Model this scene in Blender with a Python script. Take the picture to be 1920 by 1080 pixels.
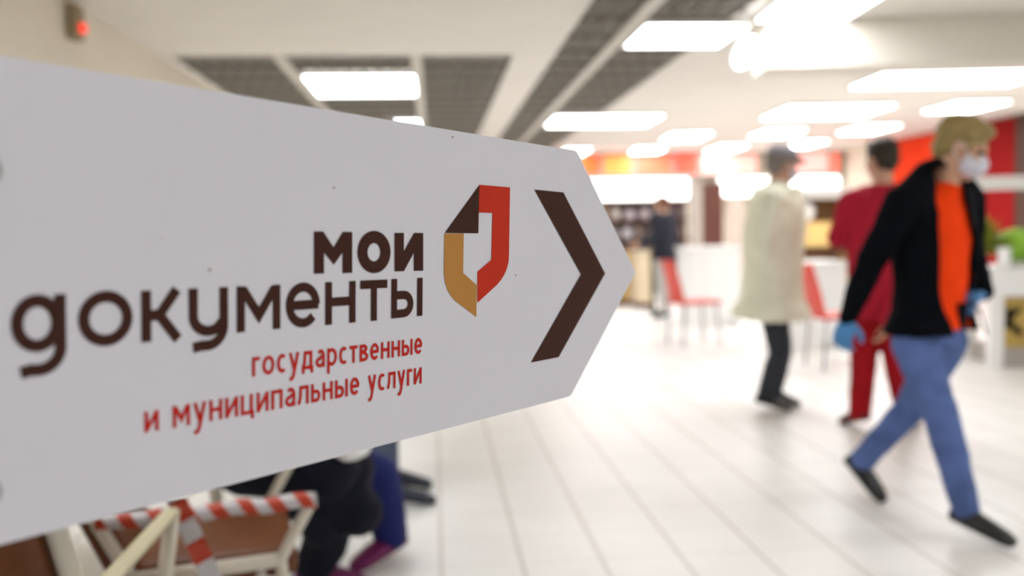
import bpy, bmesh, math, random
from mathutils import Vector, Matrix, noise as mnoise
random.seed(7)
for _o in list(bpy.data.objects):
    bpy.data.objects.remove(_o)
SC = bpy.context.scene
COL = SC.collection
PI = math.pi
V = Vector

# ------------------------------------------------------------------ camera, world, exposure
FPX = 1700.0                       # focal length in pixels of the 1920 wide frame
CAM_H = 1.2
YAW, PITCH, ROLL = math.radians(4.9), math.radians(3.47), 0.02
_F0 = V((math.sin(YAW), math.cos(YAW), 0))
_R0 = V((math.cos(YAW), -math.sin(YAW), 0))
CF = _F0 * math.cos(PITCH) - V((0, 0, 1)) * math.sin(PITCH)
_U0 = _R0.cross(CF)
CU = (_U0 * math.cos(ROLL) + _R0 * math.sin(ROLL)).normalized()
CR = (_R0 * math.cos(ROLL) - _U0 * math.sin(ROLL)).normalized()
CP = V((0, 0, CAM_H))
cam = bpy.data.cameras.new('camera')
cam.sensor_width = 36.0
cam.lens = 36.0 * FPX / 1920.0
cam.clip_start = 0.05
cam.clip_end = 200
camo = bpy.data.objects.new('camera', cam)
COL.objects.link(camo)
m3 = Matrix((CR, CU, -CF)).transposed()
camo.matrix_world = Matrix.Translation(CP) @ m3.to_4x4()
SC.camera = camo
cam.dof.use_dof = True
cam.dof.focus_distance = 0.93
cam.dof.aperture_fstop = 2.5
cam.dof.aperture_blades = 0

wd = bpy.data.worlds.new('World')
SC.world = wd
wd.use_nodes = True
wd.node_tree.nodes['Background'].inputs[0].default_value = (0.92, 0.95, 1.0, 1)
wd.node_tree.nodes['Background'].inputs[1].default_value = 0.70
SC.view_settings.view_transform = 'Standard'
SC.view_settings.look = 'None'
SC.view_settings.gamma = 1.0
SC.view_settings.use_curve_mapping = False
SC.view_settings.exposure = 0.09
LAMP_E = 11.5                       # emission of the ceiling lights' diffusers


def at(px, py, Z):
    """World point seen at a pixel, Z metres in front of the camera."""
    return CP + CR * ((px - 960) / FPX * Z) - CU * ((py - 540) / FPX * Z) + CF * Z


def on_z(px, py, z):
    d = CR * ((px - 960) / FPX) - CU * ((py - 540) / FPX) + CF
    return CP + d * ((z - CP.z) / d.z)


# ------------------------------------------------------------------ materials
def lin(c):
    out = []
    for v in c:
        v = v / 255.0
        out.append(v / 12.92 if v <= 0.04045 else ((v + 0.055) / 1.055) ** 2.4)
    return (out[0], out[1], out[2], 1)


MATS = {}


def mat(name, rgb, rough=0.6, spec=0.5, var=0.08, scale=12.0, bump=0.0, bscale=60.0, metal=0.0, coat=0.0, sheen=0.0):
    if name in MATS:
        return MATS[name]
    m = bpy.data.materials.new(name)
    m.use_nodes = True
    nt = m.node_tree
    b = nt.nodes['Principled BSDF']
    c = lin(rgb)
    tc = nt.nodes.new('ShaderNodeTexCoord')
    if var > 0:
        n = nt.nodes.new('ShaderNodeTexNoise')
        n.inputs['Scale'].default_value = scale
        n.inputs['Detail'].default_value = 4
        nt.links.new(tc.outputs['Object'], n.inputs['Vector'])
        r = nt.nodes.new('ShaderNodeValToRGB')
        r.color_ramp.elements[0].position = 0.3
        r.color_ramp.elements[1].position = 0.7
        r.color_ramp.elements[0].color = (c[0] * (1 - var), c[1] * (1 - var), c[2] * (1 - var), 1)
        r.color_ramp.elements[1].color = (min(1, c[0] * (1 + var)), min(1, c[1] * (1 + var)), min(1, c[2] * (1 + var)), 1)
        nt.links.new(n.outputs['Fac'], r.inputs['Fac'])
        nt.links.new(r.outputs['Color'], b.inputs['Base Color'])
    else:
        b.inputs['Base Color'].default_value = c
    if bump > 0:
        n2 = nt.nodes.new('ShaderNodeTexNoise')
        n2.inputs['Scale'].default_value = bscale
        n2.inputs['Detail'].default_value = 3
        nt.links.new(tc.outputs['Object'], n2.inputs['Vector'])
        bp = nt.nodes.new('ShaderNodeBump')
        bp.inputs['Strength'].default_value = bump
        bp.inputs['Distance'].default_value = 0.01
        nt.links.new(n2.outputs['Fac'], bp.inputs['Height'])
        nt.links.new(bp.outputs['Normal'], b.inputs['Normal'])
    b.inputs['Roughness'].default_value = rough
    b.inputs['Specular IOR Level'].default_value = spec
    b.inputs['Metallic'].default_value = metal
    b.inputs['Coat Weight'].default_value = coat
    b.inputs['Sheen Weight'].default_value = sheen
    MATS[name] = m
    return m


def glow(name, rgb, e):
    if name in MATS:
        return MATS[name]
    m = bpy.data.materials.new(name)
    m.use_nodes = True
    b = m.node_tree.nodes['Principled BSDF']
    b.inputs['Base Color'].default_value = lin(rgb)
    b.inputs['Emission Color'].default_value = lin(rgb)
    b.inputs['Emission Strength'].default_value = e
    MATS[name] = m
    return m


def tile_mat():
    m = bpy.data.materials.new('cream_floor_tiles')
    m.use_nodes = True
    nt = m.node_tree
    b = nt.nodes['Principled BSDF']
    tc = nt.nodes.new('ShaderNodeTexCoord')
    mp = nt.nodes.new('ShaderNodeMapping')
    nt.links.new(tc.outputs['Object'], mp.inputs['Vector'])
    sp = nt.nodes.new('ShaderNodeSeparateXYZ')
    nt.links.new(mp.outputs['Vector'], sp.inputs['Vector'])

    def joint(axis, width, size):
        pg = nt.nodes.new('ShaderNodeMath')
        pg.operation = 'PINGPONG'
        pg.inputs[1].default_value = size / 2
        nt.links.new(sp.outputs[axis], pg.inputs[0])
        r = nt.nodes.new('ShaderNodeMapRange')
        r.inputs['From Min'].default_value = width * .6
        r.inputs['From Max'].default_value = width
        r.inputs['To Min'].default_value = 1
        r.inputs['To Max'].default_value = 0
        nt.links.new(pg.outputs[0], r.inputs['Value'])
        return r

    jx, jy = joint('X', .009, .293), joint('Y', .003, .293)
    mxm = nt.nodes.new('ShaderNodeMath')
    mxm.operation = 'MAXIMUM'
    nt.links.new(jx.outputs['Result'], mxm.inputs[0])
    nt.links.new(jy.outputs['Result'], mxm.inputs[1])
    br = nt.nodes.new('ShaderNodeMix')
    br.data_type = 'RGBA'
    br.inputs['A'].default_value = lin((238, 235, 230))
    br.inputs['B'].default_value = lin((206, 199, 190))
    nt.links.new(mxm.outputs[0], br.inputs['Factor'])
    n = nt.nodes.new('ShaderNodeTexNoise')
    n.inputs['Scale'].default_value = 1.6
    n.inputs['Detail'].default_value = 5
    nt.links.new(mp.outputs['Vector'], n.inputs['Vector'])
    mr = nt.nodes.new('ShaderNodeMapRange')
    mr.inputs['From Min'].default_value = 0.3
    mr.inputs['From Max'].default_value = 0.7
    mr.inputs['To Min'].default_value = 0.93
    mr.inputs['To Max'].default_value = 1.03
    nt.links.new(n.outputs['Fac'], mr.inputs['Value'])
    mx = nt.nodes.new('ShaderNodeVectorMath')
    mx.operation = 'SCALE'
    nt.links.new(br.outputs['Result'], mx.inputs[0])
    nt.links.new(mr.outputs['Result'], mx.inputs['Scale'])
    nt.links.new(mx.outputs['Vector'], b.inputs['Base Color'])
    b.inputs['Roughness'].default_value = 0.38
    b.inputs['Specular IOR Level'].default_value = 0.5
    return m


def stripe_mat():
    """Red and white slanting bars that follow the tape's own length (UV u in metres)."""
    m = bpy.data.materials.new('red_white_barrier_tape')
    m.use_nodes = True
    nt = m.node_tree
    b = nt.nodes['Principled BSDF']
    uv = nt.nodes.new('ShaderNodeUVMap')
    sp = nt.nodes.new('ShaderNodeSeparateXYZ')
    nt.links.new(uv.outputs['UV'], sp.inputs['Vector'])
    ad = nt.nodes.new('ShaderNodeMath')
    ad.operation = 'ADD'
    nt.links.new(sp.outputs['X'], ad.inputs[0])
    nt.links.new(sp.outputs['Y'], ad.inputs[1])
    md = nt.nodes.new('ShaderNodeMath')
    md.operation = 'PINGPONG'
    md.inputs[1].default_value = 0.5
    nt.links.new(ad.outputs[0], md.inputs[0])
    gt = nt.nodes.new('ShaderNodeMath')
    gt.operation = 'GREATER_THAN'
    gt.inputs[1].default_value = 0.25
    nt.links.new(md.outputs[0], gt.inputs[0])
    mx = nt.nodes.new('ShaderNodeMix')
    mx.data_type = 'RGBA'
    mx.inputs['A'].default_value = lin((240, 236, 236))
    mx.inputs['B'].default_value = lin((222, 84, 52))
    nt.links.new(gt.outputs[0], mx.inputs['Factor'])
    nt.links.new(mx.outputs['Result'], b.inputs['Base Color'])
    b.inputs['Roughness'].default_value = 0.4
    return m


M_SIGN = mat('white_sign_board', (212, 210, 216), 0.55, 0.35, 0.012, 6, 0.02, 300)
M_CEIL = mat('cream_ceiling_paint', (233, 228, 220), 0.9, 0.1, 0.02, 2)
M_WALL = mat('cream_wall_paint', (228, 220, 203), 0.9, 0.2, 0.02, 2)
M_GRID = mat('grey_ceiling_lattice', (176, 171, 162), 0.6, 0.3, 0.04, 5)
M_RUN = mat('dark_grey_runner', (122, 116, 106), 0.6, 0.3, 0.04, 5)
M_STRIP = mat('white_ceiling_strip', (214, 209, 200), 0.7, 0.3, 0.02, 5)
M_VOID = mat('dark_plenum', (150, 145, 136), 0.95, 0.1, 0.05, 5)
M_WHITE = mat('white_laminate', (246, 245, 243), 0.4, 0.5, 0.015, 5)
M_METAL = mat('grey_metal', (170, 170, 172), 0.35, 0.5, 0.03, 10, metal=0.8)
M_DARKMETAL = mat('dark_metal', (50, 48, 48), 0.45, 0.5, 0.05, 10, metal=0.5)
M_LEATH = mat('brown_leatherette', (96, 52, 20), 0.45, 0.3, 0.18, 7, 0.15, 160)
M_CREAM = mat('cream_painted_steel', (204, 196, 180), 0.35, 0.5, 0.03, 10)
M_BRACE = mat('pale_olive_painted_steel', (196, 188, 154), 0.4, 0.5, 0.03, 10)
M_WOOD = mat('light_wood', (196, 160, 104), 0.5, 0.4, 0.12, 5)
M_DWOOD = mat('dark_brown_wood', (96, 56, 44), 0.5, 0.4, 0.15, 5)
M_REDP = mat('red_plastic', (222, 52, 24), 0.35, 0.5, 0.05, 6)
M_SKIN = mat('skin', (206, 160, 132), 0.5, 0.4, 0.05, 20)
M_BLACK = mat('black_cloth', (17, 18, 22), 0.9, 0.15, 0.15, 20, 0.3, 120)
M_SHOE = mat('black_leather_shoe', (24, 24, 22), 0.4, 0.4, 0.1, 20)
M_SOLE = mat('dark_rubber_sole', (16, 16, 16), 0.7, 0.3, 0.05, 20)
M_MASK = mat('pale_blue_grey_mask', (212, 212, 222), 0.8, 0.2, 0.02, 30, 0.1, 200)


# ------------------------------------------------------------------ object helpers
def link(name, me, m=None, parent=None, smooth=False):
    o = bpy.data.objects.new(name, me)
    COL.objects.link(o)
    if m is not None:
        me.materials.append(m)
    if smooth:
        for p in me.polygons:
            p.use_smooth = True
    if parent is not None:
        o.parent = parent
        o.matrix_parent_inverse = Matrix.Identity(4)
    return o


def obj(name, bm, m=None, parent=None, smooth=False):
    bmesh.ops.recalc_face_normals(bm, faces=bm.faces)
    me = bpy.data.meshes.new(name)
    bm.to_mesh(me)
    bm.free()
    return link(name, me, m, parent, smooth)


def tag(o, label, cat, group=None):
    o['label'] = label
    o['category'] = cat
    if group:
        o['group'] = group
    return o


def thing(name, label, cat, loc=(0, 0, 0), rz=0.0, group=None):
    o = bpy.data.objects.new(name, None)
    COL.objects.link(o)
    o.location = loc
    o.rotation_euler = (0, 0, rz)
    o.empty_display_size = 0.1
    return tag(o, label, cat, group)


def struct(name, bm, m):
    o = obj(name, bm, m)
    o['kind'] = 'structure'
    return o


def dup(root, loc, rz, label):
    r = root.copy()
    COL.objects.link(r)
    r.location = loc
    r.rotation_euler = (0, 0, rz)
    r['label'] = label
    for ch in list(root.children):
        c = ch.copy()
        COL.objects.link(c)
        c.parent = r
        for g in ch.children:
            d = g.copy()
            COL.objects.link(d)
            d.parent = c
    return r


def B():
    return bmesh.new()


def box(bm, lo, hi, bev=0.0, mtx=None):
    lo, hi = V(lo), V(hi)
    vs = [bm.verts.new((x, y, z)) for z in (lo.z, hi.z) for y in (lo.y, hi.y) for x in (lo.x, hi.x)]
    fs = [(0, 2, 3, 1), (4, 5, 7, 6), (0, 1, 5, 4), (2, 6, 7, 3), (0, 4, 6, 2), (1, 3, 7, 5)]
    faces = [bm.faces.new([vs[i] for i in f]) for f in fs]
    if bev > 0:
        eds = set()
        for f in faces:
            eds.update(f.edges)
        r = bmesh.ops.bevel(bm, geom=list(eds), offset=bev, segments=2, affect='EDGES', profile=0.6)
        vs = list({v for f in r['faces'] for v in f.verts} | {v for v in vs if v.is_valid})
    if mtx is not None:
        bmesh.ops.transform(bm, matrix=mtx, verts=[v for v in vs if v.is_valid])
    return vs


def obox(name, lo, hi, m, parent=None, bev=0.0, mtx=None):
    bm = B()
    box(bm, lo, hi, bev, mtx)
    return obj(name, bm, m, parent)


def frame_for(d):
    d = d.normalized()
    h = V((0, 0, 1)) if abs(d.z) < 0.9 else V((1, 0, 0))
    a = h.cross(d).normalized()
    return a, d.cross(a).normalized()


def rings(bm, rs, n=18, close=True):
    """Skin over rings (centre, half axis a, half axis b)."""
    rows = []
    for c, a, b in rs:
        rows.append([bm.verts.new(c + a * math.cos(2 * PI * i / n) + b * math.sin(2 * PI * i / n)) for i in range(n)])
    for r0, r1 in zip(rows, rows[1:]):
        for i in range(n):
            bm.faces.new((r0[i], r0[(i + 1) % n], r1[(i + 1) % n], r1[i]))
    if close:
        bm.faces.new(list(reversed(rows[0])))
        bm.faces.new(rows[-1])
    return rows


def cap(bm, p0, p1, r0, r1, n=14):
    """Tapered capsule."""
    p0, p1 = V(p0), V(p1)
    d = p1 - p0
    if d.length < 1e-6:
        d = V((0, 0, 1e-4))
        p1 = p0 + d
    dn = d.normalized()
    a, b = frame_for(dn)
    rs = []
    for k in (5, 30, 60):
        t = math.radians(k)
        rs.append((p0 - dn * r0 * math.cos(t), a * r0 * math.sin(t), b * r0 * math.sin(t)))
    rs.append((p0, a * r0, b * r0))
    rs.append((p1, a * r1, b * r1))
    for k in (60, 30, 5):
        t = math.radians(k)
        rs.append((p1 + dn * r1 * math.cos(t), a * r1 * math.sin(t), b * r1 * math.sin(t)))
    rings(bm, rs, n)


def ell(bm, c, ax, ay, az, n=16, m=10):
    c = V(c)
    rs = []
    for k in range(m):
        t = math.radians(4 + 172 * k / (m - 1))
        rs.append((c - az * math.cos(t), ax * math.sin(t), ay * math.sin(t)))
    rings(bm, rs, n)


def tube(bm, pts, r, n=10, flat=None):
    """Bar along a polyline; flat=(half width, half thickness) gives an oval section."""
    pts = [V(p) for p in pts]
    rs = []
    ref = None
    for i, p in enumerate(pts):
        d = (pts[min(i + 1, len(pts) - 1)] - pts[max(i - 1, 0)]).normalized()
        a, b = frame_for(d)
        if ref is not None:
            a = (ref - d * ref.dot(d)).normalized()
            b = d.cross(a)
        ref = a
        ra, rb = flat if flat else (r, r)
        rs.append((p, a * ra, b * rb))
    rings(bm, rs, n)


def melt(bm, name, m, parent=None, vox=0.012, smooth=4, disp=0.0, dsize=0.12, cut=None, solid=0.0):
    """Fuse overlapping closed shapes into ONE continuous surface and link it."""
    me = bpy.data.meshes.new('tmp')
    bmesh.ops.recalc_face_normals(bm, faces=bm.faces)
    bm.to_mesh(me)
    bm.free()
    t = bpy.data.objects.new('tmp', me)
    COL.objects.link(t)
    r = t.modifiers.new('r', 'REMESH')
    r.mode = 'VOXEL'
    r.voxel_size = vox
    s = t.modifiers.new('s', 'SMOOTH')
    s.factor = 0.5
    s.iterations = smooth
    dg = bpy.context.evaluated_depsgraph_get()
    me2 = bpy.data.meshes.new_from_object(t.evaluated_get(dg))
    me2.name = name
    bpy.data.objects.remove(t)
    bpy.data.meshes.remove(me)
    if disp > 0:
        nrm = [v.normal.copy() for v in me2.vertices]
        for v, nn in zip(me2.vertices, nrm):
            f = mnoise.noise(v.co / dsize) + 0.5 * mnoise.noise(v.co / (dsize * 0.45))
            v.co += nn * (f * disp)
    if cut is not None or solid > 0:
        b2 = bmesh.new()
        b2.from_mesh(me2)
        if cut is not None:
            kill = [f for f in b2.faces if cut(f.calc_center_median())]
            bmesh.ops.delete(b2, geom=kill, context='FACES')
            for _ in range(14):
                new = {}
                for v in b2.verts:
                    if v.is_boundary:
                        nb = [e.other_vert(v).co for e in v.link_edges if e.is_boundary]
                        if len(nb) == 2:
                            new[v] = v.co * .5 + (nb[0] + nb[1]) * .25
                for v, co in new.items():
                    v.co = co
        if solid > 0:
            bmesh.ops.recalc_face_normals(b2, faces=b2.faces)
            bmesh.ops.solidify(b2, geom=b2.faces[:], thickness=solid)
        b2.to_mesh(me2)
        b2.free()
    o = link(name, me2, m, parent, True)
    return o


# ------------------------------------------------------------------ the setting
CEIL = 2.77
XL, XR, YF, YB = -2.3, 8.5, 18.6, -4.0
bm = B()
box(bm, (XL - 0.2, YB, -0.2), (XR + 0.2, YF + 0.2, 0))
fl = struct('floor', bm, tile_mat())

# ceiling: cream plaster with two long openings that hold grey lattice
GL = (-2.2, 0.75, 8.1, 17.4)      # left opening  x0 x1 y0 y1
GR = (1.12, 2.27, 3.2, 17.4)      # right opening
bm = B()
t = 0.06


def cslab(x0, x1, y0, y1):
    if x1 - x0 > 0.001 and y1 - y0 > 0.001:
        box(bm, (x0, y0, CEIL), (x1, y1, CEIL + t))


cslab(XL - 0.2, GL[0], YB, YF + 0.2)
cslab(GL[0], GL[1], YB, GL[2])
cslab(GL[0], GL[1], GL[3], YF + 0.2)
cslab(GL[1], GR[0], YB, YF + 0.2)
cslab(GR[0], GR[1], YB, GR[2])
cslab(GR[0], GR[1], GR[3], YF + 0.2)
cslab(GR[1], XR + 0.2, YB, YF + 0.2)
ceil = struct('ceiling', bm, M_CEIL)
bm = B()
for g in (GL, GR):
    box(bm, (g[0] - 0.05, g[2] - 0.05, CEIL + 0.16), (g[1] + 0.05, g[3] + 0.05, CEIL + 0.2))
pl = struct('ceiling_plenum', bm, M_VOID)


def lattice(name, g, strips):
    bm = B()
    y = g[2] + 0.15
    while y < g[3]:
        box(bm, (g[0], y - .006, CEIL + 0.004), (g[1], y + .006, CEIL + 0.05))
        y += 0.15
    o = struct(name, bm, M_GRID)
    bm = B()
    x = g[0] + 0.075
    while x < g[1]:
        box(bm, (x - 0.008, g[2], CEIL), (x + 0.008, g[3], CEIL + 0.05))
        x += 0.15
    y = g[2] + 0.6
    while y < g[3]:
        box(bm, (g[0], y - .028, CEIL - .001), (g[1], y + .028, CEIL + 0.04))
        y += 0.6
    obj('dark_runner', bm, M_RUN, o)
    for i, sx in enumerate(strips):
        bm = B()
        box(bm, (sx - 0.05, g[2], CEIL - 0.012), (sx + 0.05, g[3], CEIL + 0.05))
        obj('carrier_strip', bm, M_STRIP, o)
    return o


lattice('ceiling_lattice_left', GL, (-1.30, -0.11))
lattice('ceiling_lattice_right', GR, (1.56,))

bm = B()
box(bm, (XL - 0.2, YB, 0), (XL, YF, CEIL))
struct('wall_left', bm, M_WALL)
bm = B()
box(bm, (XR, YB, 0), (XR + 0.2, YF, CEIL))
struct('wall_right', bm, M_WALL)
bm = B()
box(bm, (XL, YF, 0), (XR, YF + 0.2, CEIL))
struct('wall_far', bm, M_WALL)

# dropped beam across the right-hand part of the ceiling
bm = B()
bx0 = on_z(1432, 40, CEIL)
mt = Matrix.Translation((bx0.x, 6.75, 0)) @ Matrix.Rotation(math.radians(-6.0), 4, 'Z')
box(bm, (0, 0, CEIL - 0.36), (XR - bx0.x - 0.06, 0.42, CEIL), 0.004, mt)
struct('trim_1', bm, mat('white_beam_paint', (228, 222, 210), 0.6, 0.3, 0.02, 2))

# ------------------------------------------------------------------ ceiling lights
M_DIFF = glow('lit_white_diffuser', (248, 251, 255), LAMP_E)


def ceiling_light(x0, x1, y0, y1, rz, label):
    """A recessed light fitting: x0..x1, y0..y1 are the sides of its diffuser in the hall."""
    c = V(((x0 + x1) / 2, (y0 + y1) / 2, CEIL))
    w, d = (x1 - x0) / 2, (y1 - y0) / 2
    o = thing('ceiling_light', label, 'ceiling light', c, rz, 'lit panels in the ceiling')
    bm = B()
    f = 0.03
    zb, zt = -0.03, -0.001
    box(bm, (-w - f, -d - f, zb), (w + f, -d, zt))
    box(bm, (-w - f, d, zb), (w + f, d + f, zt))
    box(bm, (-w - f, -d, zb), (-w, d, zt))
    box(bm, (w, -d, zb), (w + f, d, zt))
    obj('frame', bm, M_STRIP, o)
    obox('diffuser', (-w, -d, -0.024), (w, d, -0.004), M_DIFF, o)
    return o


def light_px(xa, xb, ya, yb, label, shrink=8, rz=-2.5, dmax=1.3):
    """Light fitting from where its lit panel stands in the photograph."""
    xa, xb, ya, yb = xa + shrink, xb - shrink, ya + shrink * 0.9, yb - shrink * 0.9
    n, f = on_z((xa + xb) / 2, ya, CEIL), on_z((xa + xb) / 2, yb, CEIL)
    c = (n + f) / 2
    zc = (c - CP).dot(CF)
    w = (xb - xa) / FPX * zc * 0.5
    # part of the width in the picture is the slant of the long sides
    slant = abs(on_z((xa + xb) / 2, (ya + yb) / 2, CEIL).x / max(0.1, c.y)) * abs(f.y - n.y) * 0.25
    w = max(0.25, w - slant)
    d = min(dmax, abs(f.y - n.y) / 2)
    return ceiling_light(c.x - w, c.x + w, c.y - d, c.y + d, math.radians(rz), label)


LIGHTS = [
    (570, 793, 127, 185, 'big square lit panel in the lattice above the sign lettering', 0),
    (655, 798, 214, 246, 'lit panel half hidden by the top edge of the white sign', 0),
    (1165, 1400, 30, 92, 'lit panel in the narrow lattice strip near the hanging floodlight', 0),
    (1013, 1247, 204, 243, 'wide lit panel just above the upper right corner of the sign', 0),
    (1415, 1690, -60, 42, 'largest and nearest lit panel, in front of the dropped ceiling beam', -4.0),
    (1588, 1985, 115, 168, 'long lit panel right behind the dropped beam, above the blond man', -4.0),
    (1420, 1676, 185, 228, 'wide lit panel above the person in the cap', -4.0),
    (1727, 1893, 177, 216, "lit panel directly above the blond man's head", -2.5),
    (1230, 1342, 238, 270, 'lit panel second in the row from the sign corner, above the orange shop sign', -4.0),
    (1397, 1516, 231, 263, 'lit panel above the grey cap, behind the wide one', -4.0),
    (1565, 1692, 223, 256, 'lit panel above the dark-haired person in maroon', -4.0),
    (1040, 1112, 268, 297, 'small lit panel touching the upper right corner of the sign', 0),
    (1170, 1258, 266, 293, 'small lit panel in front of the orange shop sign', -4.0),
    (1312, 1408, 261, 292, 'small lit panel left of the grey cap', -4.0),
    (1465, 1554, 253, 283, 'small lit panel right of the grey cap', -4.0),
    (1555, 1627, 273, 301, 'small lit panel beside the dark-haired head', -4.0),
]
for xa, xb, ya, yb, lab, rz in LIGHTS:
    sh = 11 if xb - xa > 150 else 10
    light_px(xa, xb, ya, yb, lab, sh, rz)
# unseen panels, added to brighten the near floor, left wall and camera-facing sides
for cx, cy, lab in ((-0.9, 2.9, 'added unseen lit panel over the taped armchair and the navy-coated person'),
                    (4.4, -1.4, 'added unseen lit panel over the near end, far to the right'),
                    (4.6, 2.6, 'added unseen lit panel over the near right floor'),
                    (2.6, -1.6, 'added unseen lit panel over the open floor facing the front of the sign')):
    ceiling_light(cx - 0.45, cx + 0.45, cy - 0.6, cy + 0.6, 0, lab)

# hanging floodlight by the end of the beam
fp = at(1396, 100, 6.55)
fo = thing('floodlight', 'small bright oval floodlight hanging at the left end of the ceiling beam', 'lamp', (fp.x, fp.y, CEIL))
bm = B()
dz = fp.z - CEIL
tube(bm, [(0, 0, -0.002), (0, 0, dz + 0.1)], 0.015)
obj('bracket', bm, M_WHITE, fo, True)
bm = B()
tilt = Matrix.Rotation(math.radians(32), 4, 'Y')
ell(bm, (0, 0, 0), V((0.075, 0, 0)), V((0, 0.05, 0)), V((0, 0, 0.125)))
bmesh.ops.transform(bm, matrix=Matrix.Translation((0, -0.03, dz)) @ tilt, verts=bm.verts)
obj('lamp_glass', bm, M_DIFF, fo, True)
bm = B()
ell(bm, (0, 0, 0), V((0.08, 0, 0)), V((0, 0.05, 0)), V((0, 0, 0.13)))
bmesh.ops.transform(bm, matrix=Matrix.Translation((0, 0.02, dz)) @ tilt, verts=bm.verts)
obj('housing', bm, M_WHITE, fo, True)

# alarm box with a red light high on the left wall
az = on_z(187, 57, 2.6)
apY = 6.15
ao = thing('alarm_box', 'small brownish alarm box with a red light high on the left wall', 'alarm', (XL, apY, 2.50))
obox('housing', (0.002, -0.07, 0.0), (0.075, 0.07, 0.22), mat('tan_plastic', (150, 134, 104), 0.5, 0.4, 0.05), ao, 0.008)
bm = B()
ell(bm, (0.085, -0.01, 0.07), V((0.03, 0, 0)), V((0, 0.036, 0)), V((0, 0, 0.036)))
obj('red_lamp', bm, glow('red_signal_lamp', (255, 70, 50), 0.9), ao, True)

# ------------------------------------------------------------------ the arrow sign
_d = lambda px, py: (CR * ((px - 960) / FPX) - CU * ((py - 540) / FPX) + CF)
SD = _d(2200, 459).normalized()                       # along the sign, away from us to the right
SU = -_d(560, 30090)
SU = (SU - SD * SU.dot(SD)).normalized()
SN = SD.cross(SU).normalized()                        # towards the viewer
S0 = at(1075, 512, 1.10)


def S(px, py):
    d = _d(px, py)
    p = CP + d * ((S0 - CP).dot(SN) / d.dot(SN)) - S0
    return p.dot(SD), p.dot(SU)


sign = bpy.data.objects.new('direction_sign', None)
COL.objects.link(sign)
sign.matrix_world = Matrix.Translation(S0) @ Matrix((SD, SU, SN)).transposed().to_4x4()
tag(sign, 'large white arrow-shaped sign with brown and red lettering in the foreground', 'sign')
fd = (at(0, 0, 1) - at(0, 0, 1))
_ls, _lt = S(900, 470)
cam.dof.focus_distance = (S0 + SD * _ls + SU * _lt - CP).dot(CF)

M_BROWN = mat('dark_brown_print', (60, 31, 23), 0.6, 0.15, 0.03, 20)
M_RED = mat('red_print', (184, 32, 20), 0.6, 0.15, 0.03, 20)
M_EMR = mat('emblem_red_print', (188, 44, 20), 0.6, 0.15, 0.03, 20)
M_TAN = mat('emblem_tan_print', (178, 126, 62), 0.6, 0.15, 0.03, 20)


def poly_px(bm, pts, o=0.0006):
    q = [S(*p) for p in pts]
    f = bm.faces.new([bm.verts.new((a, b, o)) for a, b in q])
    return f


def spoly(name, polys, m, parent=None):
    bm = B()
    for p in polys:
        poly_px(bm, p)
    bmesh.ops.triangulate(bm, faces=bm.faces[:])
    for f in bm.faces:
        if f.normal.z < 0:
            f.normal_flip()
    me = bpy.data.meshes.new(name)
    bm.to_mesh(me)
    bm.free()
    return link(name, me, m, parent or sign)


# board
outline = [(-70, 92.5), (1079, 282.5), (1083, 285), (1189, 505), (1191, 511), (1188, 518), (1071, 741), (1066, 744), (-70, 1040)]
bm = B()
fr = [bm.verts.new((*S(*p), 0.0)) for p in outline]
bk = [bm.verts.new((v.co.x, v.co.y, -0.004)) for v in fr]
bm.faces.new(fr)
bm.faces.new(list(reversed(bk)))
for i in range(len(fr)):
    j = (i + 1) % len(fr)
    bm.faces.new((fr[i], bk[i], bk[j], fr[j]))
bmesh.ops.triangulate(bm, faces=[f for f in bm.faces if len(f.verts) > 4])
obj('board', bm, M_SIGN, sign)

# arrow
K3 = 440 / 1080
c3 = lambda pts: [(780 + x * K3, 320 + y * K3) for x, y in pts]
K2 = 420 / 1080
c2 = lambda pts: [(400 + x * K2, 420 + y * K2) for x, y in pts]
spoly('arrow', [c3([(543, 87), (677, 100), (869, 473), (655, 858), (527, 883), (757, 477)])], M_BROWN)
em = spoly('emblem', [c3([(288, 65), (431, 77), (426, 395), (424, 422), (417, 450), (405, 478), (390, 502), (371, 525), (281, 608),
                          (281, 465), (345, 410), (350, 195), (287, 192)])], M_EMR)
spoly('emblem_fold', [c3([(290, 66), (285, 288), (131, 286)])], M_BROWN, em)
spoly('emblem_lower', [c3([(129, 289), (218, 289), (215, 470), (278, 527), (276, 673), (180, 600), (160, 578), (143, 548), (131, 512), (127, 470), (127, 440)])], M_TAN, em)

# bold word
oo = []
for i in range(40):
    a = 2 * PI * i / 40
    oo.append(((773 + 80 * math.cos(a)), (135 + 102 * math.sin(a))))
oi = []
for i in range(40):
    a = 2 * PI * i / 40
    oi.append(((772.5 + 30.5 * math.cos(a)), (136 + 44 * math.sin(a))))
quads = [c2([oo[i], oo[(i + 1) % 40], oi[(i + 1) % 40], oi[i]]) for i in range(40)]
spoly('bold_lettering', [c2([(483, 36), (528, 36), (578, 112), (622, 38), (668, 38), (668, 235), (621, 237), (621, 138), (579, 196), (532, 138), (532, 238.5), (483, 240)]),
                         c2([(872, 43), (917, 43), (917, 132), (966, 43), (1010, 43), (1010, 225), (965, 226), (965, 138), (917, 227.5), (872, 228.5)])] + quads, M_BROWN)


def arc(cx, cy, rx, ry, a0, a1, n=18):
    return [(cx + rx * math.cos(math.radians(a0 + (a1 - a0) * i / n)), cy + ry * math.sin(math.radians(a0 + (a1 - a0) * i / n))) for i in range(n + 1)]


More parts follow.
